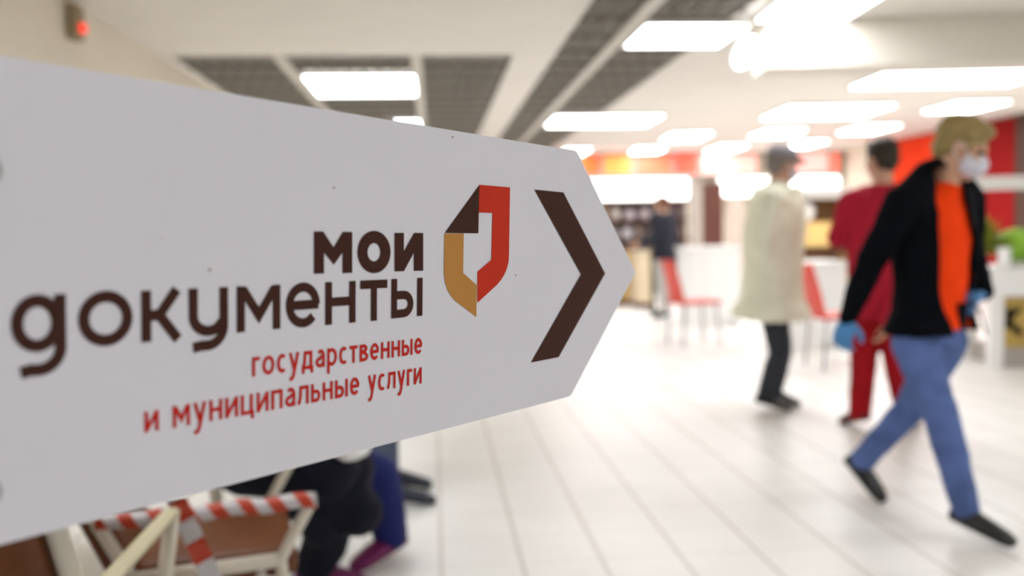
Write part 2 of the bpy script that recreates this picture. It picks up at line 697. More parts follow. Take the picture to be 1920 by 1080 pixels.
def glyph(ch, W, H, k):
    """Strokes (centre lines) of a letter of width W and x-height H drawn with a pen of width k."""
    h = k / 2
    L = lambda *p: list(p)
    if ch == 'о':
        return [arc(W / 2, H / 2, W / 2 - h, H / 2 - h, 0, 360, 36)]
    if ch == 'с':
        return [arc(W * .55, H / 2, W * .55 - h, H / 2 - h, 52, 308, 26)]
    if ch == 'е':
        return [arc(W / 2, H / 2, W / 2 - h, H / 2 - h, 0, 318, 32), L((h, H * .5), (W - h * .4, H * .5))]
    if ch == 'к':
        return [L((h, 0), (h, H)), L((W - h * 1.3, H), (W * .42, H * .5)), L((W * .38, H * .56), (W - h * 1.1, 0)), L((h, H * .51), (W * .46, H * .51))]
    if ch == 'у':
        return [L((h, H), (W * .53, H * .06)), L((W - h, H), (W * .42, -H * .28), (W * .28, -H * .40), (W * .06, -H * .40))]
    if ch == 'Y':
        d = H * .30
        return [L((h, H), (h, H * .42)) + arc(W / 2, H * .42, W / 2 - h, H * .42 - h, 180, 300, 16)[1:] + [(W - h, H * .32)],
                L((W - h, H), (W - h, H * .2)) + arc(W * .46, H * .2, W * .54 - h, H * .2 + d - h, 0, -90, 14)[1:] + [(W * .32, -d + h * 1.05), (W * .1, -d * .72)]]
    if ch == 'G':
        d = H * .42
        return [arc(W * .47, H / 2, W * .47 - h, H / 2 - h, 0, 360, 36),
                L((W - h, H * .99), (W - h, H * .06)) + arc(W * .48, H * .06, W * .52 - h, d + H * .06 - h, 0, -90, 14)[1:] + [(W * .33, -d + h * 1.1), (W * .16, -d * .80)]]
    if ch == 'м':
        return [L((h, 0), (h, H)), L((W - h, 0), (W - h, H)), L((h * 1.5, H - h * .6), (W / 2, H * .34), (W - h * 1.5, H - h * .6))]
    if ch == 'н':
        return [L((h, 0), (h, H)), L((W - h, 0), (W - h, H)), L((h, H * .53), (W - h, H * .53))]
    if ch == 'т':
        return [L((0, H - h), (W, H - h)), L((W / 2, 0), (W / 2, H))]
    if ch in 'ыь':
        Wb = W * .70 if ch == 'ы' else W
        r = H * .28
        s = [L((h, 0), (h, H)), L((h, h), (Wb * .55, h)) + arc(Wb * .55, r + h * .6, Wb * .45 - h, r - h * .4, -90, 90, 14)[1:] + [(h, 2 * r + h * .2)]]
        if ch == 'ы':
            s.append(L((W - h, 0), (W - h, H)))
        return s
    if ch == 'г':
        return [L((h, 0), (h, H)), L((h, H - h), (W, H - h))]
    if ch == 'д':
        return [L((W * .10, h), (W * .24, H * .35), (W * .28, H - h), (W * .80, H - h)), L((W * .80, H), (W * .80, 0)), L((0, h), (W, h)),
                L((h, h), (h, -H * .22)), L((W - h, h), (W - h, -H * .22))]
    if ch == 'а':
        return [L((W - h, 0), (W - h, H * .62)) + arc(W * .55, H * .62, W * .45 - h, H * .38 - h, 0, 140, 12)[1:],
                arc(W * .5, H * .30, W * .5 - h, H * .30 - h, 75, 290, 16), L((W * .5, H * .58), (W - h, H * .58)), L((W * .6, h * 1.6), (W - h, H * .2))]
    if ch == 'р':
        return [L((h, -H * .42), (h, H)), arc(W * .46, H / 2, W * .54 - h, H / 2 - h, -130, 130, 24)]
    if ch == 'в':
        return [L((h, 0), (h, H)), L((h, H - h), (W * .5, H - h)) + arc(W * .5, H * .75, W * .40 - h, H * .24 - h, 90, -90, 10)[1:] + [(h, H * .53)],
                L((h, H * .53), (W * .55, H * .53)) + arc(W * .55, H * .28, W * .45 - h, H * .27 - h, 90, -90, 10)[1:] + [(h, h)]]
    if ch == 'и':
        return [L((h, 0), (h, H)), L((W - h, 0), (W - h, H)), L((h * 1.2, h), (W - h * 1.2, H - h))]
    if ch == 'ц':
        return [L((h, 0), (h, H)), L((W * .80, 0), (W * .80, H)), L((h, h), (W, h)), L((W - h, h), (W - h, -H * .24))]
    if ch == 'п':
        return [L((h, 0), (h, H)), L((W - h, 0), (W - h, H)), L((h, H - h), (W - h, H - h))]
    if ch == 'л':
        return [L((0, h), (W * .14, h * 1.3), (W * .24, H * .4), (W * .27, H - h), (W - h, H - h)), L((W - h, 0), (W - h, H))]
    raise ValueError(ch)


_nst = [0]


def pen(bm, pts, k, s0, t0):
    """A flat stroke of width k along the points, mitred at the corners."""
    pts = [p for i, p in enumerate(pts) if i == 0 or (p[0] - pts[i - 1][0]) ** 2 + (p[1] - pts[i - 1][1]) ** 2 > 1e-12]
    closed = (pts[0][0] - pts[-1][0]) ** 2 + (pts[0][1] - pts[-1][1]) ** 2 < 1e-10
    if closed:
        pts = pts[:-1]
    n = len(pts)
    _nst[0] += 1
    o = 0.0006 + 0.000012 * (_nst[0] % 9)
    row = []
    for i in range(n):
        p = V(pts[i])
        dp = (p - V(pts[i - 1])).normalized() if (i > 0 or closed) else None
        dn = (V(pts[(i + 1) % n]) - p).normalized() if (i < n - 1 or closed) else None
        if dp is None:
            dp = dn
        if dn is None:
            dn = dp
        n1, n2 = V((-dp.y, dp.x)), V((-dn.y, dn.x))
        mm = (n1 + n2)
        mm = mm / max(0.5, mm.length_squared) * 2
        a = p + mm * (k / 2)
        b = p - mm * (k / 2)
        row.append((bm.verts.new((s0 + a.x, t0 + a.y, o)), bm.verts.new((s0 + b.x, t0 + b.y, o))))
    for i in range(n if closed else n - 1):
        a, b = row[i], row[(i + 1) % n]
        f = bm.faces.new((a[0], a[1], b[1], b[0]))
        f.normal_update()
        if f.normal.z < 0:
            f.normal_flip()


for px, py, r_ in ((848, 257, 1.6), (625, 352, 2.2), (392, 506, 3.0), (966, 516, 1.6), (302, 447, 1.6)):
    spoly('speck', [[(px + r_ * 1.3 * math.cos(a_), py + r_ * math.sin(a_)) for a_ in (0.3, 1.4, 2.2, 3.5, 4.4, 5.5)]], mat('brown_speck', (150, 132, 122), .8, .1, .05))


def letters_obj(name, bm, m):
    me = bpy.data.meshes.new(name)
    bm.to_mesh(me)
    bm.free()
    return link(name, me, m, sign)


# the long brown word: every letter between the sides measured on the board
bm = B()
for ch, xa, xb, yt, yb in (('G', 19, 123.5, 552, 660), ('о', 145.5, 248, 545, 649), ('к', 264, 342.5, 543.5, 638.5), ('Y', 353, 427, 539.5, 630),
                           ('м', 443, 525, 535.5, 620), ('е', 535, 599, 529.5, 614), ('н', 609, 666, 528, 607), ('т', 674.5, 725.5, 525, 601.5), ('ы', 733, 791.5, 522, 594.5)):
    ym = (yt + yb) / 2
    sa, sb = S(xa, ym)[0], S(xb, ym)[0]
    t1, t0 = S((xa + xb) / 2, yt)[1], S((xa + xb) / 2, yb)[1]
    k = 0.0078
    for st in glyph(ch, sb - sa, t1 - t0, k):
        pen(bm, st, k, sa, t0)
letters_obj('large_lettering', bm, M_BROWN)

ADV = {'г': .62, 'о': .98, 'с': .80, 'у': .92, 'д': 1.02, 'а': .86, 'р': .94, 'т': .80, 'в': .88, 'е': .92, 'н': .94, 'ы': 1.22, 'и': .96,
       'м': 1.18, 'ц': 1.02, 'п': .94, 'л': .96, 'ь': .84}


def small_line(name, words):
    bm = B()
    for w, xa, ya0, ya1, xb, yb0, yb1 in words:
        # xa: left end with x-height between ya0 (top) and ya1 (baseline); xb: right end
        sa, sb = S(xa, (ya0 + ya1) / 2)[0], S(xb, (yb0 + yb1) / 2)[0]
        ta, tb = S(xa, ya1)[1], S(xb, yb1)[1]
        H = ((S(xa, ya0)[1] - ta) + (S(xb, yb0)[1] - tb)) / 2
        gap = .21
        tot = sum(ADV[c] for c in w) + gap * (len(w) - 1)
        u = (sb - sa) / tot
        x = sa
        for c in w:
            W = ADV[c] * u
            f = (x + W / 2 - sa) / max(1e-6, sb - sa)
            k = 0.0030
            for st in glyph(c, W, H, k):
                pen(bm, st, k, x, ta + (tb - ta) * f)
            x += W + gap * u
    letters_obj(name, bm, M_RED)


small_line('upper_red_lettering', [('государственные', 472, 671, 706.5, 791, 632, 662.5)])
small_line('lower_red_lettering', [('и', 270, 772, 812, 297, 768, 806), ('муниципальные', 323, 762, 802.5, 673, 706, 739), ('услуги', 689, 704.5, 737, 790, 688, 718.5)])

# fixing: bolts and the post that holds the board, at its near end outside the frame
for py in (318, 925):
    a, b = S(-22, py)
    bm = B()
    ell(bm, (a, b, 0.001), V((0.008, 0, 0)), V((0, 0.008, 0)), V((0, 0, 0.004)))
    obj('bolt', bm, M_METAL, sign, True)
inv = sign.matrix_world.inverted()
a, b = S(-50, 560)
pw = sign.matrix_world @ V((a, b, -0.03))
bm = B()
for p0, p1, r in ((V((pw.x, pw.y, 0.01)), V((pw.x, pw.y, 1.55)), 0.016),):
    tube(bm, [inv @ p0, inv @ p1], r, 14)
obj('post', bm, M_METAL, sign, True)
bm = B()
base = []
rings(bm, [(inv @ V((pw.x, pw.y, z)), inv.to_3x3() @ V((r, 0, 0)), inv.to_3x3() @ V((0, r, 0))) for z, r in ((0.0, 0.2), (0.012, 0.2), (0.02, 0.05))], 28)
obj('base_plate', bm, M_METAL, sign)

# ------------------------------------------------------------------ people
def hand(bm, w, d, n, side, curl=25.0, g=0.0, k=1.0):
    """Palm, four jointed fingers and a thumb. w wrist, d towards the fingers, n out of the palm, side +1/-1 thumb side."""
    d = d.normalized()
    n = (n - d * n.dot(d)).normalized()
    s = d.cross(n).normalized() * side
    pr = []
    for f, hw, ht in ((0.0, .024, .018), (.03, .034, .017), (.06, .040, .015), (.088, .040, .013)):
        pr.append((w + d * f * k, s * (hw + g) * k, n * (ht + g) * k))
    rings(bm, pr, 14)
    for i, (off, ln) in enumerate(((.030, .072), (.010, .080), (-.010, .075), (-.029, .058))):
        p = w + d * (.082 * k) + s * off * k
        a = 0.0
        r = .0088
        for j, fr_ in enumerate((.46, .31, .23)):
            a += math.radians(curl * (0.6 + 0.25 * j + 0.06 * i))
            q = p + (d * math.cos(a) + n * math.sin(a)) * ln * fr_ * k + s * (off * 0.06 * k)
            cap(bm, p, q, (r + g) * k, (r - .0008 + g) * k, 10)
            p = q
            r -= .0008
    p = w + d * .025 * k + s * .026 * k
    q = p + (d * .55 + s * .75 + n * .35).normalized() * .042 * k
    cap(bm, p, q, (.013 + g) * k, (.0105 + g) * k, 10)
    q2 = q + (d * .85 + s * .25 + n * .45).normalized() * .034 * k
    cap(bm, q, q2, (.0100 + g) * k, (.0085 + g) * k, 10)


class Pose:
    pass


def lift(J, dz):
    for n_ in ('anR', 'anL', 'toeR', 'toeL'):
        getattr(J, n_).z += dz


def axes(J):
    """Lateral (to the person's left), forward and up of the trunk."""
    lat = (J.shL - J.shR).normalized()
    up = ((J.shL + J.shR) / 2 - (J.hipL + J.hipR) / 2).normalized()
    fw = lat.cross(up).normalized()
    return lat, fw, up


def stand(base, heading, h=1.74, stride=0.0, arms=0.06):
    """Upright pose. heading: angle of the facing direction in the floor plane."""
    k = h / 1.74
    f = V((math.cos(heading), math.sin(heading), 0))
    l = V((-math.sin(heading), math.cos(heading), 0))
    b = V((base[0], base[1], 0))
    z = lambda v: V((0, 0, v * k))
    J = Pose()
    J.hipR, J.hipL = b - l * .09 * k + z(.90), b + l * .09 * k + z(.90)
    J.knR, J.knL = b - l * .095 * k + f * (.03 + stride * .5) + z(.48), b + l * .095 * k + f * (.03 - stride * .5) + z(.48)
    J.anR, J.anL = b - l * .10 * k + f * stride + z(.085), b + l * .10 * k - f * stride + z(.085)
    J.toeR, J.toeL = J.anR + f * .17 * k - z(.05), J.anL + f * .17 * k - z(.05)
    J.shR, J.shL = b - l * .185 * k + z(1.42), b + l * .185 * k + z(1.42)
    J.elR, J.elL = J.shR - l * arms - f * .02 - z(.29), J.shL + l * arms - f * .02 - z(.29)
    J.wrR, J.wrL = J.elR + f * .08 - z(.25), J.elL + f * .08 - z(.25)
    J.neck = b + z(1.48)
    J.head = b + f * .03 + z(1.625)
    J.hf, J.hu = f.copy(), V((0, 0, 1))
    J.k = k
    return J


def hframe(J):
    f = J.hf.normalized()
    u = (J.hu - f * J.hu.dot(f)).normalized()
    return f.cross(u).normalized(), f, u


def trunk_rings(J, g, hem=0.0, flare=0.0, slim=1.0):
    """Elliptic sections from the hem (below the hips by hem metres) to the neck."""
    lat, fw, up = axes(J)
    hp = (J.hipL + J.hipR) / 2
    sh = (J.shL + J.shR) / 2
    k = J.k
    out = []
    if hem > 0:
        out.append((hp - V((0, 0, hem)), lat * (.175 + g + flare) * k * slim, fw * (.135 + g + flare) * k * slim))
        out.append((hp - V((0, 0, hem * .5)), lat * (.172 + g + flare * .6) * k * slim, fw * (.130 + g + flare * .6) * k * slim))
    h0 = up * max(0, -hem)
    fl_ = flare if hem <= 0 else 0
    out.append((hp + h0, lat * (.165 + g + fl_) * k * slim, fw * (.118 + g + fl_) * k * slim))
    for t_, a, b in ((.25, .150, .108), (.5, .155, .112), (.72, .172, .118), (.88, .178, .105)):
        out.append((hp.lerp(sh, t_), lat * (a + g) * k * slim, fw * (b + g) * k * slim))
    out.append((sh + up * .015, lat * (.150 + g) * k * slim, fw * (.085 + g) * k * slim))
    out.append((sh.lerp(J.neck, .8) + up * .02, lat * (.075 + g) * k, fw * (.062 + g) * k))
    return out


def foot_ring(bm, an, toe, g, k, heel_drop=None):
    d = (toe - an)
    flat_ = d.normalized()
    a, b = frame_for(flat_)
    heel = an - flat_ * .055 * k
    rs = []
    sole = b if b.z > 0 else -b
    for f_, w, hgt, dz_ in ((0.0, .020, .030, -.030), (.05, .036, .046, -.020), (.30, .040, .046, -.012), (.60, .045, .034, -.008), (.85, .043, .024, -.006), (1.0, .022, .014, -.006)):
        c = heel.lerp(toe + flat_ * .045 * k, f_) + sole * dz_ * k
        rs.append((c, a * (w + g) * k, sole * (hgt * .75 + g) * k))
    rings(bm, rs, 14)


def person(J, label, parts, vox=0.008, hands=('R', 'L'), group=None):
    """The body as one continuous surface; parts(o) adds hair and clothing as children."""
    k = J.k
    lat, fw, up = axes(J)
    bm = B()
    rings(bm, trunk_rings(J, -.014), 20)
    r, f, u = hframe(J)
    c = J.head
    ell(bm, c + u * .03 * k - f * .012 * k, r * .074 * k, f * .094 * k, u * .088 * k)
    ell(bm, c + f * .022 * k - u * .045 * k, r * .058 * k, f * .070 * k, u * .078 * k)
    ell(bm, c + f * .066 * k - u * .098 * k, r * .028 * k, f * .024 * k, u * .020 * k)
    ell(bm, c + f * .078 * k + u * .020 * k, r * .050 * k, f * .016 * k, u * .011 * k)
    cap(bm, c + f * .088 * k + u * .004 * k, c + f * .108 * k - u * .036 * k, .009 * k, .014 * k, 10)
    ell(bm, c + f * .084 * k - u * .072 * k, r * .026 * k, f * .012 * k, u * .010 * k)
    for s in (-1, 1):
        ell(bm, c + r * s * .075 * k - f * .008 * k - u * .012 * k, r * .010 * k, f * .019 * k, u * .031 * k)
        ell(bm, c + r * s * .038 * k + f * .066 * k - u * .028 * k, r * .022 * k, f * .020 * k, u * .022 * k)
    cap(bm, c - u * .06 * k - f * .018 * k, J.neck - up * .03 * k, .054 * k, .060 * k)
    for sd in 'RL':
        sh, el, wr = getattr(J, 'sh' + sd), getattr(J, 'el' + sd), getattr(J, 'wr' + sd)
        cap(bm, sh.lerp(J.neck - up * .05, .35), sh, .050 * k, .054 * k)
        cap(bm, sh, el, .048 * k, .038 * k)
        cap(bm, el, wr, .038 * k, .024 * k)
        hd = getattr(J, 'hd' + sd, None) or (wr - el).normalized()
        hn = getattr(J, 'hn' + sd, None) or (lat if sd == 'R' else -lat)
        hand(bm, wr, hd, hn, 1 if sd == 'R' else -1, getattr(J, 'curl' + sd, 25.0), -.0006, k)
        hip, kn, an, toe = (getattr(J, n_ + sd) for n_ in ('hip', 'kn', 'an', 'toe'))
        cap(bm, hip, kn, .078 * k, .050 * k)
        cap(bm, kn, kn.lerp(an, .35), .050 * k, .052 * k)
        cap(bm, kn.lerp(an, .35), an, .052 * k, .034 * k)
        foot_ring(bm, an, toe, -.006, k)
    o = melt(bm, 'person', M_SKIN, None, vox, 3)
    tag(o, label, 'person', group)
    for s in (-1, 1):
        bm = B()
        ell(bm, c + r * s * .031 * k + f * .078 * k + u * .002 * k, r * .012 * k, f * .012 * k, u * .009 * k, 12, 8)
        obj('eye', bm, mat('dark_eye', (58, 48, 42), 0.2, 0.5, 0.0), o, True)
    parts(o)
    if not any(c_.name.startswith('face_mask') for c_ in o.children):
        bm = B()
        ell(bm, c + f * .088 * k - u * .071 * k, r * .022 * k, f * .010 * k, u * .007 * k, 12, 8)
        obj('mouth', bm, mat('lips', (170, 104, 92), .5, .4, .03, 30), o, True)
    return o


def hair(o, J, m, long=0.0, tuft=0.006):
    r, f, u = hframe(J)
    c, k = J.head, J.k
    bm = B()
    ell(bm, c + u * .046 * k - f * .020 * k, r * .084 * k, f * .104 * k, u * .087 * k, 20, 14)
    ell(bm, c + u * .0 * k - f * .055 * k, r * .074 * k, f * .060 * k, u * (.085 + long) * k, 20, 14)
    ell(bm, c + u * .088 * k + f * .045 * k, r * .062 * k, f * .050 * k, u * .030 * k, 16, 10)
    return melt(bm, 'hair', m, o, .008, 2, tuft, .03)


def mask(o, J):
    r, f, u = hframe(J)
    c, k = J.head, J.k
    bm = B()
    ell(bm, c + f * .052 * k - u * .052 * k, r * .066 * k, f * .072 * k, u * .056 * k, 20, 12)
    ell(bm, c + f * .088 * k - u * .040 * k, r * .028 * k, f * .036 * k, u * .036 * k, 16, 10)
    q = melt(bm, 'face_mask', M_MASK, o, .006, 3, 0, 1, lambda p: (p - c).dot(f) < .028 * k)
    for s in (-1, 1):
        bm = B()
        tube(bm, [c + r * s * .064 * k + f * .05 * k - u * .03 * k, c + r * s * .079 * k + f * .02 * k - u * .002 * k, c + r * s * .086 * k - f * .012 * k + u * .012 * k,
                  c + r * s * .084 * k - f * .02 * k - u * .02 * k, c + r * s * .070 * k + f * .03 * k - u * .07 * k], .0018)
        obj('ear_loop', bm, M_MASK, q, True)
    return q


def top(o, J, name, m, g=0.018, hem=0.05, flare=0.0, sleeve=1.0, disp=.006, cut=None, solid=0, vox=.011, arm_g=None, extra=None, cuff=None):
    k = J.k
    lat, fw, up = axes(J)
    bm = B()
    rings(bm, trunk_rings(J, g, hem, flare), 24)
    ag = g if arm_g is None else arm_g
    for sd in 'RL':
        sh, el, wr = getattr(J, 'sh' + sd), getattr(J, 'el' + sd), getattr(J, 'wr' + sd)
        cap(bm, sh.lerp(J.neck - up * .04, .45), sh, (.056 + ag) * k, (.060 + ag) * k)
        cap(bm, sh, el, (.054 + ag) * k, (.044 + ag) * k)
        cap(bm, el, el.lerp(wr, sleeve), (.044 + ag) * k, (.032 + ag * .7) * k)
    if extra:
        extra(bm)
    return melt(bm, name, m, o, vox, 4, disp, .09, cut, solid)


def trousers(o, J, m, g=0.014, hemf=0.97, disp=.005, vox=.011, name='trousers'):
    k = J.k
    lat, fw, up = axes(J)
    hp = (J.hipL + J.hipR) / 2
    bm = B()
    rings(bm, [(hp + up * .10, lat * .155 * k, fw * .112 * k), (hp, lat * (.165 + g) * k, fw * (.118 + g) * k), (hp - up * .07, lat * .150 * k, fw * .100 * k)], 20)
    for sd in 'RL':
        hip, kn, an = (getattr(J, n_ + sd) for n_ in ('hip', 'kn', 'an'))
        cap(bm, hip, kn, (.082 + g) * k, (.056 + g) * k)
        cap(bm, kn, kn.lerp(an, .4), (.056 + g) * k, (.053 + g) * k)
        cap(bm, kn.lerp(an, .4), kn.lerp(an, hemf), (.053 + g) * k, (.044 + g) * k)
    return melt(bm, name, m, o, vox, 3, disp, .10)


def shoes(o, J, m, g=.007):
    k = J.k
    for sd in 'RL':
        an, toe = getattr(J, 'an' + sd), getattr(J, 'toe' + sd)
        bm = B()
        foot_ring(bm, an, toe, g, k)
        cap(bm, an, an + (getattr(J, 'kn' + sd) - an).normalized() * .045 * k, (.040 + g) * k, (.040 + g) * k)
        melt(bm, 'shoe', m, o, .008, 3)


def gloves(o, J, m, sides='RL'):
    lat, fw, up = axes(J)
    for sd in sides:
        el, wr = getattr(J, 'el' + sd), getattr(J, 'wr' + sd)
        hd = getattr(J, 'hd' + sd, None) or (wr - el).normalized()
        hn = getattr(J, 'hn' + sd, None) or (lat if sd == 'R' else -lat)
        bm = B()
        hand(bm, wr, hd, hn, 1 if sd == 'R' else -1, getattr(J, 'curl' + sd, 25.0), .0028, J.k)
        cap(bm, wr.lerp(el, .14), wr, .035 * J.k, .031 * J.k)
        melt(bm, 'glove', m, o, .0045, 2)


# --- the blond man walking towards us on the right
J = Pose()
J.k = 0.97
J.shR, J.shL = at(1692, 380, 3.52), at(1814, 374, 3.78)
J.elR, J.wrR = at(1634, 488, 3.60), at(1590, 596, 3.60)
J.elL, J.wrL = at(1820, 472, 3.86), at(1842, 545, 3.63)
J.hipR, J.hipL = at(1714, 642, 3.585), at(1772, 642, 3.715)
J.knR, J.anR = at(1768, 790, 3.42), at(1812, 966, 3.46)
J.toeR = at(1882, 1010, 3.34)
J.knL, J.anL = at(1708, 765, 3.83), at(1612, 872, 4.02)
J.toeL = at(1648, 926, 3.95)
J.neck = at(1770, 345, 3.63)
J.head = at(1804, 276, 3.56)
hd_ = (CR * .78 - CF * .42 - CU * .42)
J.hf, J.hu = hd_.normalized(), V((0, 0, 1))
J.hdR = (-CU * .92 - CR * .25).normalized()
J.hnR = (CF * .6 + CR * .5)
J.curlR = 40
J.hdL = (-CR * .72 - CU * .38 - CF * .30).normalized()
J.hnL = (-CU * .8 + CF * .25)
J.curlL = 38
lift(J, .009)
Jm = J
latm, fwm, upm = axes(J)
hpm = (J.hipL + J.hipR) / 2
shm = (J.shL + J.shR) / 2


def open_front(p):
    q = p - hpm
    t_ = q.dot(upm)
    x = q.dot(latm)
    d = q.dot(fwm)
    Ht = (shm - hpm).dot(upm)
    if d < 0.05:
        return False
    ff = max(0, min(1, t_ / Ht))
    w = .062 + .030 * math.sin(PI * min(1, ff * 1.1))
    return -w - .005 < x < w + .03 and t_ < Ht + .12


def collar(bm):
    cap(bm, at(1752, 326, 3.60), Jm.shR.lerp(Jm.neck, .2), .070, .082)
    cap(bm, at(1786, 332, 3.72), Jm.shL.lerp(Jm.neck, .2), .062, .076)


def blond(o):
    hair(o, J, mat('blond_hair', (150, 130, 82), 0.6, 0.3, 0.25, 30, 0.4, 80), 0.0, .007)
    mask(o, J)
    top(o, J, 'sweater', mat('orange_red_sweater', (248, 68, 16), 0.9, 0.1, 0.06, 20, 0.3, 150), .010, -.055, .012, .85, .003, None, 0, .011, 0.0)
    top(o, J, 'jacket', mat('black_navy_jacket', (9, 11, 17), 0.95, 0.1, 0.15, 18, 0.3, 100), .032, -.045, .026, .98, .007, open_front, .004, .011, .016, collar)
    trousers(o, J, mat('blue_denim', (88, 108, 160), 0.85, 0.2, 0.22, 9, 0.3, 140), .010, .97)
    shoes(o, J, M_SHOE)
    gloves(o, J, mat('blue_nitrile_glove', (74, 134, 190), 0.4, 0.4, 0.05, 30))


person(J, 'blond masked man in open black jacket, orange-red sweater and jeans walking', blond, .006)

# what he carries in the gloved hand on the right
pp = at(1803, 590, 3.55)
po = thing('pouch', "small dark pouch with a thin strap hanging in the walking man's gloved hand", 'pouch', pp)
bm = B()
box(bm, (-.020, -.012, -.055), (.020, .012, .045), .006)
obj('body', bm, M_BLACK, po, True)
bm = B()
q0 = at(1838, 582, 3.58) - pp
q1 = at(1846, 612, 3.57) - pp
q2 = at(1850, 628, 3.57) - pp
tube(bm, [V((0.012, 0, .042)), V((.035, 0, .048)), q0, q1, q2], .004)
obj('strap', bm, M_BLACK, po, True)

# --- person in the beige coat and grey cap
J2 = Pose()
J2.k = 1.0
J2.shR, J2.shL = at(1450, 378, 5.80), at(1460, 376, 6.14)
J2.elR, J2.wrR = at(1428, 462, 5.76), at(1464, 530, 5.84)
J2.elL, J2.wrL = at(1452, 462, 6.20), at(1490, 560, 6.12)
J2.hipR, J2.hipL = at(1444, 556, 5.90), at(1448, 556, 6.06)
J2.knR, J2.anR = at(1462, 662, 5.90), at(1434, 748, 5.96)
J2.toeR = at(1472, 764, 5.92)
J2.knL, J2.anL = at(1466, 660, 6.08), at(1450, 738, 6.12)
J2.toeL = at(1490, 757, 6.08)
J2.neck = at(1456, 350, 5.97)
J2.head = at(1467, 309, 5.97)
J2.hf, J2.hu = (CR * .9 + CF * .38 - CU * .12).normalized(), V((0, 0, 1))
lift(J2, .017)
M_BEIGE = mat('pale_beige_coat', (243, 241, 218), 0.9, 0.15, 0.05, 8, 0.3, 60)


def beige(o):
    hair(o, J2, mat('grey_hair', (132, 124, 118), 0.7, 0.3, 0.2, 30), 0.0, .004)
    mask(o, J2)
    r, f, u = hframe(J2)
    c = J2.head
    bm = B()
    ell(bm, c + u * .062 - f * .012, r * .094, f * .116, u * .074, 20, 12)
    cp = melt(bm, 'cap', mat('grey_cap', (150, 146, 150), 0.9, 0.2, 0.08, 20), o, .008, 3, 0, 1, lambda p: (p - c).dot(u) < .042)
    bm = B()
    rings(bm, [(c + f * .07 + u * .05, r * .085, u * .008), (c + f * .115 + u * .043, r * .075, u * .007), (c + f * .155 + u * .034, r * .045, u * .005)], 16)
    obj('visor', bm, mat('brown_cap_visor', (150, 118, 92), 0.8, 0.2, 0.05), cp, True)
    top(o, J2, 'coat', M_BEIGE, .082, .13, .045, 1.0, .012, None, 0, .013, .034,
        lambda bm: cap(bm, at(1438, 372, 5.95), at(1456, 356, 5.97), .10, .085))
    gloves(o, J2, M_BLACK, 'L')
    trousers(o, J2, mat('charcoal_trousers', (56, 58, 64), 0.9, 0.2, 0.1, 10), .014, .98)
    shoes(o, J2, M_SHOE)


person(J2, 'masked person in grey cap and long pale beige coat facing right', beige, .009)

# --- person in maroon with the back turned
J3 = Pose()
J3.k = 1.0
J3.shL, J3.shR = at(1594, 382, 5.36), at(1710, 378, 5.28)
J3.elL, J3.wrL = at(1572, 446, 5.40), at(1614, 444, 5.62)
J3.elR, J3.wrR = at(1708, 490, 5.22), at(1662, 604, 5.14)
J3.hipL, J3.hipR = at(1624, 580, 5.38), at(1672, 580, 5.32)
J3.knL, J3.anL = at(1618, 695, 5.36), at(1612, 784, 5.42)
J3.toeL = at(1586, 794, 5.52)
J3.knR, J3.anR = at(1684, 695, 5.24), at(1700, 786, 5.32)
J3.toeR = at(1716, 794, 5.46)
J3.neck = at(1654, 346, 5.34)
J3.head = at(1652, 299, 5.38)
J3.hf, J3.hu = (CF * .92 - CR * .28).normalized(), V((0, 0, 1))
J3.hdR = (-CU * .95 - CR * .2).normalized()
J3.curlR = 45
lift(J3, .034)
M_MAR = mat('maroon_tracksuit', (176, 30, 52), 0.85, 0.2, 0.08, 10, 0.25, 90)
M_MAR2 = mat('deep_red_trousers', (160, 16, 26), 0.85, 0.2, 0.08, 10, 0.25, 90)


def maroon(o):
    hair(o, J3, mat('dark_brown_hair', (52, 44, 34), 0.6, 0.3, 0.2, 30, 0.3, 80), 0.0, .004)
    top(o, J3, 'jacket', M_MAR, .026, .05, .0, .98, .008, None, 0, .012, .020)
    trousers(o, J3, M_MAR2, .018, .98)
    shoes(o, J3, mat('dark_red_shoe', (96, 24, 22), 0.5, 0.4, 0.1, 20))


person(J3, 'dark-haired person in maroon jacket and red trousers seen from behind', maroon, .009)

# --- person seated behind the sign in navy clothes and magenta shoes
J4 = Pose()
J4.k = 1.0
z4 = 3.02
J4.hipR, J4.hipL = at(432, 818, 2.92), at(462, 818, 3.11)
J4.knR, J4.anR = at(648, 884, 2.92), at(586, 1040, 3.05)
J4.toeR = J4.anR + (CR * .9 + CF * .2) * .15 + V((0, 0, -.045))
J4.knL, J4.anL = at(708, 890, 3.26), at(734, 1016, 3.36)
J4.toeL = J4.anL + (-CR * .62 - CF * .75) * .15 + V((0, 0, -.045))
for nm in ('R', 'L'):
    for q in ('an', 'toe'):
        p = getattr(J4, q + nm)
        p.z = .085 if q == 'an' else .040
J4.shR, J4.shL = J4.hipR + V((.17, .03, .46)), J4.hipL + V((.10, .20, .47))
J4.elR, J4.wrR = J4.shR + V((.10, -.05, -.28)), at(640, 846, 2.95) + V((-.1, 0, .02))
J4.elL, J4.wrL = J4.shL + V((.12, .05, -.27)), at(600, 842, 3.12)
J4.neck = (J4.shR + J4.shL) / 2 + V((.03, 0, .06))
J4.head = J4.neck + V((.07, .01, .14))
J4.hf, J4.hu = (CR * .9 + CF * .2 - CU * .35).normalized(), V((0, 0, 1))


